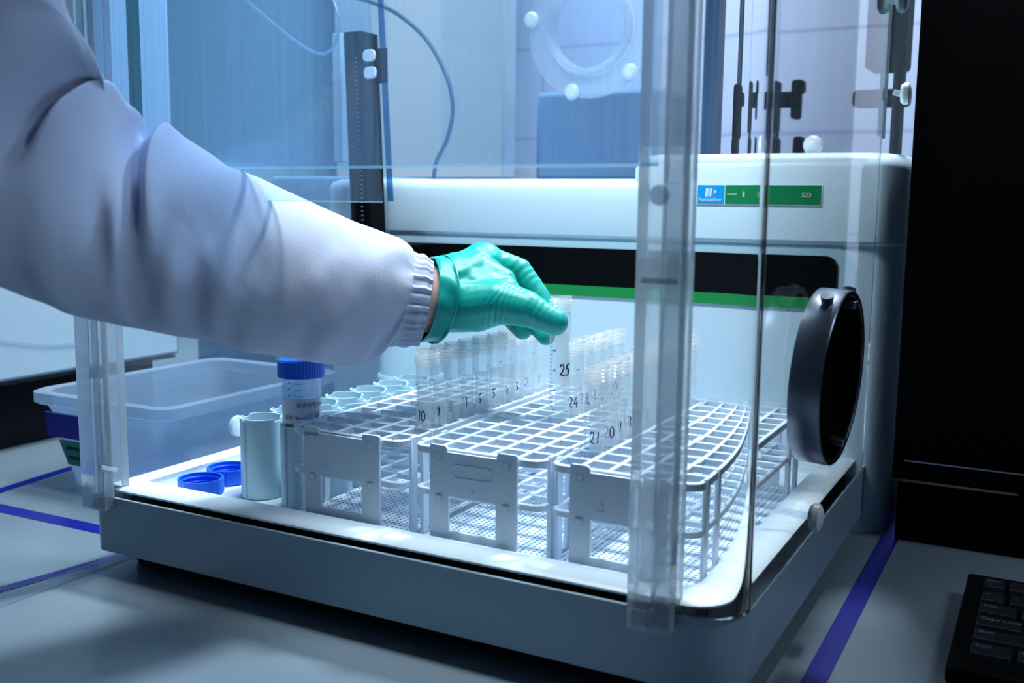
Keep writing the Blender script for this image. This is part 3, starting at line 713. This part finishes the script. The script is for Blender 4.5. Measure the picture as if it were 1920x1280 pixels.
for k in range(nr):
    k2 = (k + 1) % nr
    for j, l in ((0, 1), (1, 2), (3, 0)): fs.append((4 * k + j, 4 * k2 + j, 4 * k2 + l, 4 * k + l))
fs.append(tuple(4 * k + 2 for k in range(nr))); b.add(vs, fs); lc(b, 'screw_cap', 'capblue', fixn=True)
A0 = math.atan2(-vy, -vx)  # towards the camera
b = MB(); vs = []; fs = []; R1 = 0.01612
for k in range(31):
    a = A0 + math.radians(-75 + 190 * k / 30); vs += [(R1 * math.cos(a), R1 * math.sin(a), 0.050), (R1 * math.cos(a), R1 * math.sin(a), 0.0885)]
for k in range(30): fs.append((2 * k, 2 * k + 2, 2 * k + 3, 2 * k + 1))
b.add(vs, fs); lc(b, 'paper_label', 'paper', smooth=True)
b = MB()
for z in (0.1005, 0.0955, 0.0905):
    for (a, wd, hh) in ((A0 - 0.9, 0.08, 0.0005), (A0 - 0.72, 0.12, 0.0012), (A0 - 0.35, 0.42, 0.0005)):
        pts = [((R1 + .0001) * math.cos(a + wd * j / 4), (R1 + .0001) * math.sin(a + wd * j / 4)) for j in range(5)]
        for (p, q_) in zip(pts, pts[1:]): b.add([(p[0], p[1], z), (q_[0], q_[1], z), (q_[0], q_[1], z + hh), (p[0], p[1], z + hh)], [(0, 1, 2, 3)])
lc(b, 'graduation_scale', 'ink_blue')
def wraptext(s, size, m, a0, z, R, parent, name='lettering'):
    cu = bpy.data.curves.new(name, 'FONT'); cu.body = s; cu.size = size; cu.resolution_u = 3
    t = bpy.data.objects.new(name, cu); COL.objects.link(t); bpy.context.view_layer.update()
    me = bpy.data.meshes.new_from_object(t.evaluated_get(bpy.context.evaluated_depsgraph_get())); bpy.data.objects.remove(t)
    for v in me.vertices:
        a = a0 + v.co.x / R; zz = v.co.y; v.co = (R * math.cos(a), R * math.sin(a), z + zz)
    me.materials.clear(); me.materials.append(M[m]); o = bpy.data.objects.new(name, me); COL.objects.link(o); o.parent = parent; return o
RT = R1 + 0.0002
wraptext('\u6eb6\u6db2\u6807\u7b7e Solution', 0.0044, 'ink_black', A0 - 0.28, 0.0815, RT, V)
wraptext('\u540d\u79f0 Name:', 0.0040, 'ink_black', A0 - 0.95, 0.0715, RT, V)
wraptext('\u7f16\u53f7 Number:', 0.0040, 'ink_black', A0 - 0.95, 0.0645, RT, V)
b = MB(); wrapped_digits(b, '22', RT, 0.0715, 0.0042, A0 + 0.28, 0.0005); wrapped_digits(b, '155', RT, 0.0715, 0.0042, A0 + 0.72, 0.0005); wrapped_digits(b, '2572', RT, 0.0640, 0.0040, A0 + 0.35, 0.0004); lc(b, 'handwriting', 'ink_blue')

def cap(x, y, z, rz, label):
    t = thing('screw_cap', label, 'cap', (x, y, z), 'loose blue caps on the tray')
    nr = 80; b = MB(); vs = []; fs = []; H = 0.0135
    prof = [('r', 0.0), ('r', H)]
    for k in range(nr):
        a = 2 * math.pi * k / nr; r = 0.0192 + (0.0003 if k % 2 else 0)
        for (q_, zz) in ((r - 0.001, 0.0), (r, 0.001), (r, H), (0.0176, H), (0.0176, H * .8), (0.0168, H * .72), (0.0176, H * .62), (0.0176, H * .5), (0.0168, H * .42), (0.0176, H * .3), (0.0176, 0.0014)): vs.append((q_ * math.cos(a), q_ * math.sin(a), zz))
    for k in range(nr):
        k2 = (k + 1) % nr
        for j in range(10): fs.append((11 * k + j, 11 * k2 + j, 11 * k2 + j + 1, 11 * k + j + 1))
    fs.append(tuple(11 * k for k in range(nr))); fs.append(tuple(11 * k + 10 for k in range(nr)))
    b.add(vs, fs); b.build('cap_shell', 'capblue', t, fixn=True)
    t.rotation_euler = (0, 0, rz); return t
c1 = cap(-0.6440, 0.6330, 0.0562, 0.2, 'blue screw cap lying open side up, nearer the front rim')
c2 = cap(-0.6500, 0.6735, 0.0562, 0.9, 'blue screw cap lying open side up, behind another cap')

# ================================================================== LEFT: BIN AND INSTRUMENTS
BN = thing('storage_bin', 'translucent plastic storage bin with blue and green labels left of the machine', 'bin', (-0.86, 0.86, 0))
bx0, bx1, by0, by1, bz = -0.953, -0.765, 0.708, 0.970, 0.098
def loft(specs, name, m, root, inner=0.0018, **k):
    b = MB(); rings(b, specs, True, False); return child(b, name, m, root, smooth=True, **k)
b = MB()
S1 = lambda i, r=0.02: rrect(bx0 + i, bx1 - i, by0 + i, by1 - i, r, 6)
sp = [(S1(0.018), 0.001), (S1(0.008), 0.060), (S1(0.006), 0.078), (S1(0.004), 0.080), (S1(0.0), 0.090), (S1(-0.006), 0.0915), (S1(-0.009), 0.0935), (S1(-0.009), bz + 0.006), (S1(-0.004), bz + 0.008), (S1(0.003), bz + 0.006), (S1(0.005), 0.085), (S1(0.010), 0.060), (S1(0.020), 0.003)]
rings(b, sp, True, True); child(b, 'bin_shell', 'bin', BN, smooth=True, ang=50)
b = MB(); b.add([(-0.936, 0.7045, 0.058), (-0.872, 0.7045, 0.058), (-0.872, 0.7035, 0.0835), (-0.939, 0.7035, 0.0835), (-0.936, 0.7075, 0.058), (-0.872, 0.7075, 0.058), (-0.872, 0.7075, 0.0835), (-0.939, 0.7075, 0.0835)], [(0, 1, 2, 3), (7, 6, 5, 4), (0, 3, 7, 4), (1, 5, 6, 2), (3, 2, 6, 7), (0, 4, 5, 1)]); child(b, 'blue_label', 'bintape', BN)
b = MB(); b.add([(-0.917, 0.7130, 0.027), (-0.868, 0.7130, 0.027), (-0.868, 0.7060, 0.055), (-0.921, 0.7060, 0.055), (-0.917, 0.7160, 0.027), (-0.868, 0.7160, 0.027), (-0.868, 0.7090, 0.055), (-0.921, 0.7090, 0.055)], [(0, 1, 2, 3), (7, 6, 5, 4), (0, 3, 7, 4), (1, 5, 6, 2), (3, 2, 6, 7), (0, 4, 5, 1)]); gl_ = child(b, 'green_label', 'binlabel', BN)
b = MB()
for (z, y) in ((0.0455, 0.7078), (0.0345, 0.7106)): b.box(-0.911, -0.885, y - 0.0008, y + 0.0014, z, z + 0.003)
child(b, 'printed_bar', 'ink_black', gl_)

I1 = thing('instrument_cabinet', 'large pale blue instrument housing raised over a dark recess at the far left', 'laboratory machine', (-1.3, 0.7, 0))
b = MB(); b.box(-1.62, -1.1, 0.16, 1.05, 0.088, 0.62); child(b, 'housing', 'instr', I1, bevel=0.006)
b = MB(); b.box(-1.56, -1.135, 0.2, 1.03, 0.0, 0.088); child(b, 'dark_recess', 'gap', I1)  # black block painting the dark void under the housing
b = MB(); b.box(-1.60, -1.099, 0.20, 1.04, 0.0855, 0.0885); child(b, 'lower_seal', 'gap', I1)
b = MB(); b.tube([on(x, y, x=-1.0985) for x, y in ((-20, 634), (40, 642), (80, 646), (120, 645), (165, 640), (200, 634))], 0.0004, 6); o = child(b, 'seam', 'greycab', I1)
b = MB(); b.box(-1.20, -0.985, 1.18, 1.45, 0.0, 0.225); o = b.build('dark_cabinet', 'bluegrey', bevel=0.004); tag(o, 'dark blue-grey cabinet behind the far left instrument', 'cabinet')
b = MB(); b.box(-0.97, -0.80, 1.10, 1.40, 0.0, 0.34); o = b.build('equipment_box', 'greycab', bevel=0.004); tag(o, 'mid blue equipment box between the dark cabinet and the autosampler', 'box')

# background seen through the hood
b = MB(); b.box(-2.6, -1.262, 1.85, 2.3, -0.9, 1.6); o = b.build('tall_cabinet', 'teal', bevel=0.005); tag(o, 'tall teal grey cabinet in the left background beyond the machine', 'cabinet')
p0 = on(640, 312, y=1.8); p1 = on(1001, -60, y=1.9)
b = MB(); b.box(p0.x, p1.x, 1.78, 1.83, 0.353, 1.15); o = b.build('white_cabinet', 'white', bevel=0.004); tag(o, 'pale cabinet door in the background behind the dark arching tubing', 'cabinet')
b = MB(); b.box(-1.255, -0.25, 1.76, 2.3, -0.9, 0.352); o = b.build('background_counter', 'bluegrey', bevel=0.004); tag(o, 'blue-grey counter far behind the machine', 'counter')
p0 = on(1003, 285, y=2.0); p1 = on(1195, 165, y=2.0)
b = MB(); b.box(p0.x, p1.x + 0.06, 2.0, 2.2, 0.353, p1.z); o = b.build('equipment_box', 'greycab', bevel=0.01); tag(o, 'mid blue box on the far counter right of the pale cabinet', 'box')
p0 = on(1310, 296, y=1.6); p1 = on(1338, 0, y=1.6)
b = MB(); b.box(p0.x, p1.x, 1.6, 1.65, 0.0, 0.95); o = b.build('dark_post', 'bluegrey'); tag(o, 'dark blue upright post in the background just right of the corner post', 'post')
# clamp stand behind the machine
def stand(px, top, blocks, label, base_z=0.0, yy=1.30):
    p = on(px, 280, y=yy)
    t = thing('clamp_stand', label, 'stand', (p.x, yy, 0.0), 'clamp stands behind the machine')
    b = MB(); b.box(-0.022, 0.022, -0.04, 0.04, 0.0, 0.012); b.build('base', 'black', t, bevel=0.002)
    b = MB(); b.lathe([(0.0055, 0.012), (0.0055, top)], 16); b.build('rod', 'metal', t, smooth=True)
    for (xa, ya, xb, yb_) in blocks:
        q0 = on(xa, yb_, y=yy); q1 = on(xb, ya, y=yy)
        b = MB(); b.box(q0.x - p.x, q1.x - p.x, -0.012, 0.012, q0.z, q1.z); b.build('clamp', 'black', t, bevel=0.004)
stand(1398, 0.66, [(1384, 158, 1412, 262), (1406, 172, 1421, 200), (1382, 258, 1402, 292)], 'black clamp stand with a long shiny rod, seen just above the name plate')
stand(1452, 0.455, [(1442, 152, 1464, 250), (1455, 172, 1500, 202), (1486, 150, 1510, 176), (1484, 170, 1503, 224), (1446, 258, 1462, 292), (1488, 256, 1508, 292)], 'black clamp stand with several knobs beside the white ball that marks a lamp reflection', yy=1.42)
p = on(1522, 272, y=1.08); b = MB(); b.lathe([(0.004, 0.357), (0.004, p.z - 0.008)] + [(0.0098 * math.cos(math.radians(t)), p.z + 0.0098 * math.sin(math.radians(t))) for t in range(-65, 91, 15)], 24, (p.x, 1.08, 0)); o = child(b, 'glint_ball', 'white', S, smooth=True)  # white ball modelled in place of a lamp reflection above the console
p = on(1694, 60, y=1.30); b = MB(); b.box(p.x - 0.006, p.x + 0.004, 1.28, 1.32, 0.0, 0.62); b.box(p.x - 0.042, p.x + 0.006, 1.28, 1.34, 0.468, 0.62); b.box(p.x - 0.055, p.x + 0.012, 1.285, 1.315, 0.425, 0.445); o = b.build('black_stand', 'black', bevel=0.006); tag(o, 'black stand behind the right end of the machine next to the monitor', 'stand')

# ================================================================== RIGHT: MONITOR, BOX, KEYBOARD
MO = thing('computer_monitor', 'black computer monitor at the right edge with a bright line along its lower bezel', 'monitor', (0.1, 0.99, 0.055))
b = MB(); b.box(-0.1235, 0.42, 0.972, 0.992, 0.0615, 0.60); child(b, 'screen_housing', 'black', MO, bevel=0.002)
b = MB(); b.box(-0.1130, 0.42, 0.9708, 0.9722, 0.0790, 0.0802); child(b, 'bezel_line', 'chrome', MO)
b = MB(); b.box(-0.02, 0.30, 0.992, 1.03, 0.056, 0.40); child(b, 'stand_neck', 'black', MO, bevel=0.002)
b = MB(); b.box(-0.1195, 0.34, 0.985, 1.12, 0.0004, 0.0560); o = b.build('dock_box', 'black', bevel=0.002); tag(o, 'low black box on the worktop underneath the monitor', 'box')

KB = thing('keyboard', 'black keyboard cut off by the lower right corner of the picture', 'keyboard', (0.1, 0.79, 0))
kx0, ky0, ky1 = -0.0475, 0.688, 0.866
def kz(y): return 0.0145 + (y - ky0) * 0.03
b = MB(); b.prism([(ky0, 0.004), (ky0, kz(ky0)), (ky1, kz(ky1)), (ky1, 0.004), (ky1 - .02, 0.0004), (ky0 + 0.01, 0.0004)], kx0, 0.39, 'x'); child(b, 'keyboard_case', 'black', KB, bevel=0.002, fixn=True)
rows = [(0.842, [(('Esc'), 0.016)]), (0.814, [('~', 0.017), ('1', 0.016), ('2', 0.016)]), (0.790, [('Tab', 0.026), ('Q', 0.017), ('W', 0.017)]), (0.766, [('Caps Lock', 0.031), ('A', 0.017), ('S', 0.017)]), (0.742, [('Shift', 0.040), ('Z', 0.017)]), (0.718, [('Ctrl', 0.026), ('Fn', 0.018)])]
for (y, ks) in rows:
    x = kx0 + 0.012
    for j in range(10):
        nm, wd = ks[j] if j < len(ks) else ('', 0.017)
        b = MB(); z0 = kz(y) - 0.001; z1 = kz(y) + 0.004
        b.add([(x, y - 0.011, z0), (x + wd, y - 0.011, z0), (x + wd, y + 0.010, z0), (x, y + 0.010, z0), (x + 0.0012, y - 0.0095, z1), (x + wd - 0.0012, y - 0.0095, z1), (x + wd - 0.0012, y + 0.0085, z1), (x + 0.0012, y + 0.0085, z1)],
              [(0, 3, 2, 1), (4, 5, 6, 7), (0, 1, 5, 4), (1, 2, 6, 5), (2, 3, 7, 6), (3, 0, 4, 7)])
        ko = child(b, 'key', 'key', KB, bevel=0.0008)
        if nm: sub(text('key_legend', nm, 0.0062, 'keyprint', None, face_mtx((x + 0.003, y + 0.001, z1 + 0.0001), (1, 0, 0), (0, 1, 0)), 0.00003), ko)
        x += wd + 0.0022
        if x > 0.10: break

# ================================================================== PERSON
def cone_union(cones, vox, grow=0.0, smooth=5):
    """one continuous surface from tapered capsules, by a voxel remesh"""
    b = MB()
    for (p, r0, q_, r1) in cones:
        p = Vector(p); q_ = Vector(q_); r0 += grow; r1 += grow; n = 20
        d = (q_ - p); L = d.length; d = d / L if L > 1e-6 else Vector((1, 0, 0))
        up = Vector((0, 0, 1)) if abs(d.z) < 0.9 else Vector((1, 0, 0)); a = d.cross(up).normalized(); c = d.cross(a)
        vs = []; fs = []; prof = []
        for k in range(7): t = math.radians(-90 + 90 * k / 6); prof.append((r0 * math.cos(t), r0 * math.sin(t)))
        for k in range(7): t = math.radians(90 * k / 6); prof.append((r1 * math.cos(t), L + r1 * math.sin(t)))
        for (r, h) in prof:
            for k in range(n): an = 2 * math.pi * k / n; vs.append(p + d * h + a * (max(r, 1e-5) * math.cos(an)) + c * (max(r, 1e-5) * math.sin(an)))
        m = len(prof)
        for i in range(m - 1):
            for k in range(n): k2 = (k + 1) % n; fs.append((i * n + k, i * n + k2, (i + 1) * n + k2, (i + 1) * n + k))
        fs.append(tuple(range(n))[::-1]); fs.append(tuple((m - 1) * n + k for k in range(n)))
        b.add(vs, fs)
    me = bpy.data.meshes.new('tmp'); me.from_pydata(b.v, [], b.f)
    bm_ = bmesh.new(); bm_.from_mesh(me); bmesh.ops.recalc_face_normals(bm_, faces=bm_.faces); bm_.to_mesh(me); bm_.free()
    o = bpy.data.objects.new('tmp', me); COL.objects.link(o)
    rm = o.modifiers.new('r', 'REMESH'); rm.mode = 'VOXEL'; rm.voxel_size = vox; rm.use_smooth_shade = True
    sm = o.modifiers.new('s', 'SMOOTH'); sm.factor = 0.6; sm.iterations = smooth
    bpy.context.view_layer.update()
    out = bpy.data.meshes.new_from_object(o.evaluated_get(bpy.context.evaluated_depsgraph_get()))
    bpy.data.objects.remove(o)
    return out

W0 = at(835, 560, .855)
def C(a, b_): return (at(*a[:3]), a[3], at(*b_[:3]), b_[3])
hand = [
    C((820, 562, .858, .0250), (862, 540, .862, .0310)),
    C((862, 540, .862, .0300), (905, 497, .872, .0200)),      # to index knuckle
    C((862, 545, .866, .0280), (912, 505, .892, .0190)),
    C((862, 555, .870, .0280), (915, 525, .910, .0165)),
    C((862, 565, .872, .0260), (905, 548, .922, .0150)),
    # index: knuckle, middle joint, end joint, tip
    C((905, 497, .872, .0185), (972, 508, .878, .0118)),
    C((972, 508, .878, .0118), (1012, 558, .872, .0095)),
    C((1012, 558, .872, .0095), (1030, 600, .866, .0088)),
    # middle
    C((912, 505, .892, .0170), (968, 556, .900, .0110)),
    C((968, 556, .900, .0110), (998, 598, .888, .0095)),
    C((998, 598, .888, .0095), (1024, 630, .868, .0082)),
    # ring
    C((915, 525, .910, .0150), (945, 572, .912, .0105)),
    C((945, 572, .912, .0105), (964, 600, .900, .0095)),
    C((964, 600, .900, .0095), (980, 618, .885, .0088)),
    # little
    C((905, 548, .922, .0130), (905, 582, .915, .0100)),
    C((905, 582, .915, .0100), (888, 600, .895, .0085)),
    # thumb: wrist, heel, knuckle, joint, pad
    C((845, 566, .852, .0260), (892, 572, .842, .0225)),
    C((892, 572, .842, .0225), (935, 566, .832, .0185)),
    C((935, 566, .832, .0185), (986, 578, .824, .0150)),
    C((986, 578, .824, .0150), (1022, 596, .821, .0118)),
    C((1022, 596, .821, .0118), (1040, 604, .821, .0112)),
    # web between thumb and index
    C((895, 520, .858, .0220), (942, 528, .850, .0120)),
    C((900, 545, .850, .0220), (948, 548, .842, .0130)),
]
arm = [
    C((825, 562, .859, .0298), (700, 560, .83, .0300)),
    C((700, 560, .83, .0290), (480, 500, .77, .034)),
    C((480, 500, .77, .034), (180, 400, .70, .036)),
    C((180, 400, .70, .036), (-40, 300, .64, .036)),
    C((-40, 300, .64, .036), (-200, 60, .56, .040)),
]
me = cone_union(hand + arm, 0.0030, -0.0016, 4)
me.materials.clear(); me.materials.append(M['skin'])
P = bpy.data.objects.new('person', me); COL.objects.link(P)
tag(P, 'person in a white lab coat and green glove lifting a test tube', 'person')
me = cone_union(hand, 0.0013, 0.0, 7)
# creases where the glove bunches at the thumb root, the wrist and the finger joints
def crease(me, a, b_, n_, amp, wave, rad):
    A = Vector(a); B = Vector(b_); d = (B - A); L = d.length; d.normalize(); 
    for v in me.vertices:
        t = (v.co - A).dot(d)
        if -0.004 < t < L + 0.004:
            r = ((v.co - A) - d * t).length
            if r < rad:
                wdw = math.sin(math.pi * min(max((t + .004) / (L + .008), 0), 1)) * (1 - (r / rad) ** 4)
                ph = noise.noise(v.co * 60) * 1.6
                v.co += v.normal * (math.sin(t * wave + ph * 2.2) * amp * wdw)
crease(me, at(925, 566, .835), at(968, 590, .826), 0, 0.00035, 1500, 0.030)
crease(me, at(985, 578, .824), at(1030, 604, .820), 0, 0.00018, 1300, 0.018)
crease(me, at(930, 480, .88), at(1015, 560, .875), 0, 0.00022, 900, 0.022)
crease(me, at(850, 500, .86), at(905, 560, .84), 0, 0.0003, 420, 0.05)
me.update(); me.materials.clear(); me.materials.append(M['glove'])
for p_ in me.polygons: p_.use_smooth = True
G = bpy.data.objects.new('glove', me); COL.objects.link(G); G.parent = P
sd = G.modifiers.new('s', 'SMOOTH'); sd.iterations = 1; sd.factor = 0.3

def loft_rings(specs, n, name, m, parent, disp=None, thick=0.0009, smooth=True, sub_=0):
    """specs: (top, bottom, bulge px, depth, depth radius) rings seen from the camera side"""
    vs = []; fs = []
    for i, (T, Bm, bulge, d, dr) in enumerate(specs):
        pt = at(T[0], T[1], d); pb = at(Bm[0], Bm[1], d); c = (pt + pb) / 2; h = (pt - pb) / 2
        fwd = CR @ Vector((0, 0, 1)); sx = CR @ Vector((1, 0, 0))
        side = fwd * dr + sx * (bulge / FPX * d)
        for k in range(n):
            a = 2 * math.pi * k / n
            p = c + h * math.cos(a) + side * math.sin(a)
            if disp:
                nr = (h.normalized() * math.cos(a) + fwd * math.sin(a)).normalized()
                p = p + nr * disp(i / (len(specs) - 1), a, i)
            vs.append(p)
    m_ = len(specs)
    for i in range(m_ - 1):
        for k in range(n): k2 = (k + 1) % n; fs.append((i * n + k, i * n + k2, (i + 1) * n + k2, (i + 1) * n + k))
    b = MB(); b.add(vs, fs); o = b.build(name, m, parent, smooth=smooth, ang=180, fixn=True)
    if sub_: s_ = o.modifiers.new('sub', 'SUBSURF'); s_.levels = sub_; s_.render_levels = sub_
    so = o.modifiers.new('thick', 'SOLIDIFY'); so.thickness = thick; so.offset = -1
    return o

def interp(keys, n):
    """keys of (Tx,Ty,Bx,By,bulge,depth,dr) -> n smooth rings"""
    out = []
    m_ = len(keys)
    for i in range(n):
        t = i / (n - 1) * (m_ - 1); k = min(int(t), m_ - 2); f = t - k
        g = []
        for j in range(7):
            p0 = keys[max(k - 1, 0)][j]; p1 = keys[k][j]; p2 = keys[k + 1][j]; p3 = keys[min(k + 2, m_ - 1)][j]
            g.append(0.5 * ((2 * p1) + (p2 - p0) * f + (2 * p0 - 5 * p1 + 4 * p2 - p3) * f * f + (3 * p1 - p0 - 3 * p2 + p3) * f ** 3))
        out.append(((g[0], g[1]), (g[2], g[3]), g[4], g[5], g[6]))
    return out
# glove cuff: a folded band round the wrist
def cuffdisp(u, a, i): return 0.0009 * noise.noise(Vector((math.cos(a) * 3, math.sin(a) * 3, u * 3))) + 0.0006 * math.sin(a * 9 + u * 5)
keys = [(846, 492, 838, 606, 8, .856, .032), (832, 481, 816, 641, 38, .856, .0355), (829, 480, 811, 642, 41, .856, .0365), (822, 480, 802, 641, 39, .856, .0365), (812, 481, 792, 640, 35, .856, .0355), (806, 483, 787, 639, 32, .856, .035)]
loft_rings(interp(keys, 26), 96, 'glove_cuff', 'glove', G, cuffdisp, 0.0008)
keys = [(833, 479, 817, 643, 40, .856, .0362), (831, 478, 815, 644.5, 42, .856, .0372), (828, 478, 811, 644.5, 42, .856, .0372)]
loft_rings(interp(keys, 7), 96, 'cuff_bead', 'glove', G, None, 0.0008)

# lab coat sleeve
keys = [
    (70, -330, -640, 120, 0, .50, .060),
    (90, -170, -500, 300, 0, .51, .062),
    (98, -10, -330, 420, 0, .52, .064),
    (140, 58, -170, 490, 0, .55, .066),
    (160, 120, -70, 520, 0, .575, .067),
    (163, 156, 10, 540, 0, .60, .066),
    (205, 170, 80, 566, 6, .625, .064),
    (240, 203, 160, 592, 8, .65, .062),
    (262, 252, 240, 611, 8, .672, .060),
    (300, 255, 290, 622, 8, .690, .058),
    (337, 256, 345, 633, 8, .706, .057),
    (390, 284, 400, 641, 8, .722, .056),
    (440, 322, 455, 655, 8, .742, .055),
    (500, 342, 510, 666, 8, .764, .053),
    (590, 382, 580, 677, 8, .790, .051),
    (660, 414, 640, 685, 10, .812, .050),
    (715, 434, 682, 684, 14, .828, .049),
    (750, 448, 712, 664, 18, .840, .047),
    (770, 466, 730, 648, 22, .848, .042),
    (776, 480, 742, 640, 20, .851, .038),
]
def seg(px, py, ax, ay, bx, by):
    dx, dy = bx - ax, by - ay; t = max(0, min(1, ((px - ax) * dx + (py - ay) * dy) / (dx * dx + dy * dy)))
    return math.hypot(px - ax - dx * t, py - ay - dy * t), t
# folds as ridges (+) and valleys (-) in sleeve coordinates: u along 0..19 key, v angle/pi 0 top .5 front 1 bottom
FOLDS = [((5.0, .00), (5.4, .42), -.0120, .45), ((5.4, .42), (3.0, .75), -.0040, .5), ((5.6, .40), (7.0, .18), .0060, .45), ((7.0, .00), (6.6, .30), .0060, .6),
         ((8.0, .00), (9.1, .45), -.0085, .40), ((9.0, .45), (8.3, .85), -.003, .5), ((9.9, .02), (9.7, .55), .0070, .42), ((10.6, .45), (9.9, .80), .0045, .5),
         ((2.0, .10), (4.6, .50), .0060, .6), ((1.2, .35), (3.6, .65), -.0080, .8), ((6.3, .50), (7.0, .95), .0035, .5), ((12.2, .35), (9.4, .62), -.0045, .6),
         ((12.6, .05), (10.8, .45), .0030, .6), ((13.0, .62), (12.2, .98), .0028, .45), ((15.3, .55), (13.7, .95), .0025, .4), ((14.0, .70), (13.6, .98), -.0022, .35),
         ((17.6, .15), (15.0, .55), .0018, .6), ((18.5, .55), (16.0, .95), -.0030, .35), ((18.5, .70), (16.5, .98), .0022, .3), ((19, .30), (16.5, .35), -.0018, .4),
         ((7.4, .35), (8.0, .70), -.0045, .5), ((3.0, .02), (4.4, .12), .004, .5), ((6.2, .38), (4.4, .78), .0042, .45), ((4.2, .42), (2.4, .92), -.0045, .5), ((3.2, .28), (1.5, .8), .0045, .5), ((12.9, .40), (11.0, .85), .0026, .4), ((14.8, .38), (13.2, .85), .0018, .35), ((8.9, .30), (8.0, .92), .003, .4), ((11.2, .60), (10.5, .98), -.0025, .4)]
def coatdisp(u, a, i):
    un = u * 19; v = (a / math.pi) % 2.0
    if v > 1: v = 2 - v; back = True
    else: back = False
    s_ = 0.0
    for (A, B, amp, wd) in FOLDS:
        d, t = seg(un, v * 5.5, A[0], A[1] * 5.5, B[0], B[1] * 5.5)
        e = math.sin(math.pi * (0.15 + 0.7 * t))
        s_ += 1.9 * amp * math.exp(-(d / wd) ** 2) * e
    if back: s_ *= 0.5
    s_ += 0.0022 * noise.noise(Vector((un * 0.45, v * 2.2, 3.1))) + 0.0007 * noise.noise(Vector((un * 1.6, v * 7, 9.1)))
    end = max(0.0, (un - 17.5) / 1.5)
    s_ += 0.0009 * math.sin(a * 24 + un) * end
    top = max(0.0, 1 - v / 0.12); bot = max(0.0, 1 - (1 - v) / 0.12)
    return s_ * (1 - 0.75 * max(top, bot))
SL = loft_rings(interp(keys, 150), 140, 'lab_coat_sleeve', 'coat', P, coatdisp, 0.0012)
def ruffle(u, a, i):
    e = math.sin(math.pi * min(1, max(0, u))) ** 0.7
    return (0.0011 * math.sin(a * 30 + 1.5 * math.sin(a * 3) + u * 1.2) + 0.0006 * math.sin(a * 47 + u * 2)) * (0.35 + 0.65 * e) + 0.0006 * math.sin(u * 18)
keys = [(772, 474, 732, 648, 20, .850, .0375), (780, 476, 738, 648, 22, .852, .0380), (792, 480, 756, 648, 24, .854, .0375), (804, 486, 773, 647, 19, .856, .0362), (811, 491, 785, 646, 15, .857, .0350), (810, 496, 786, 641, 13, .857, .0335)]
loft_rings(interp(keys, 40), 240, 'sleeve_cuff', 'coat', SL, ruffle, 0.0010)
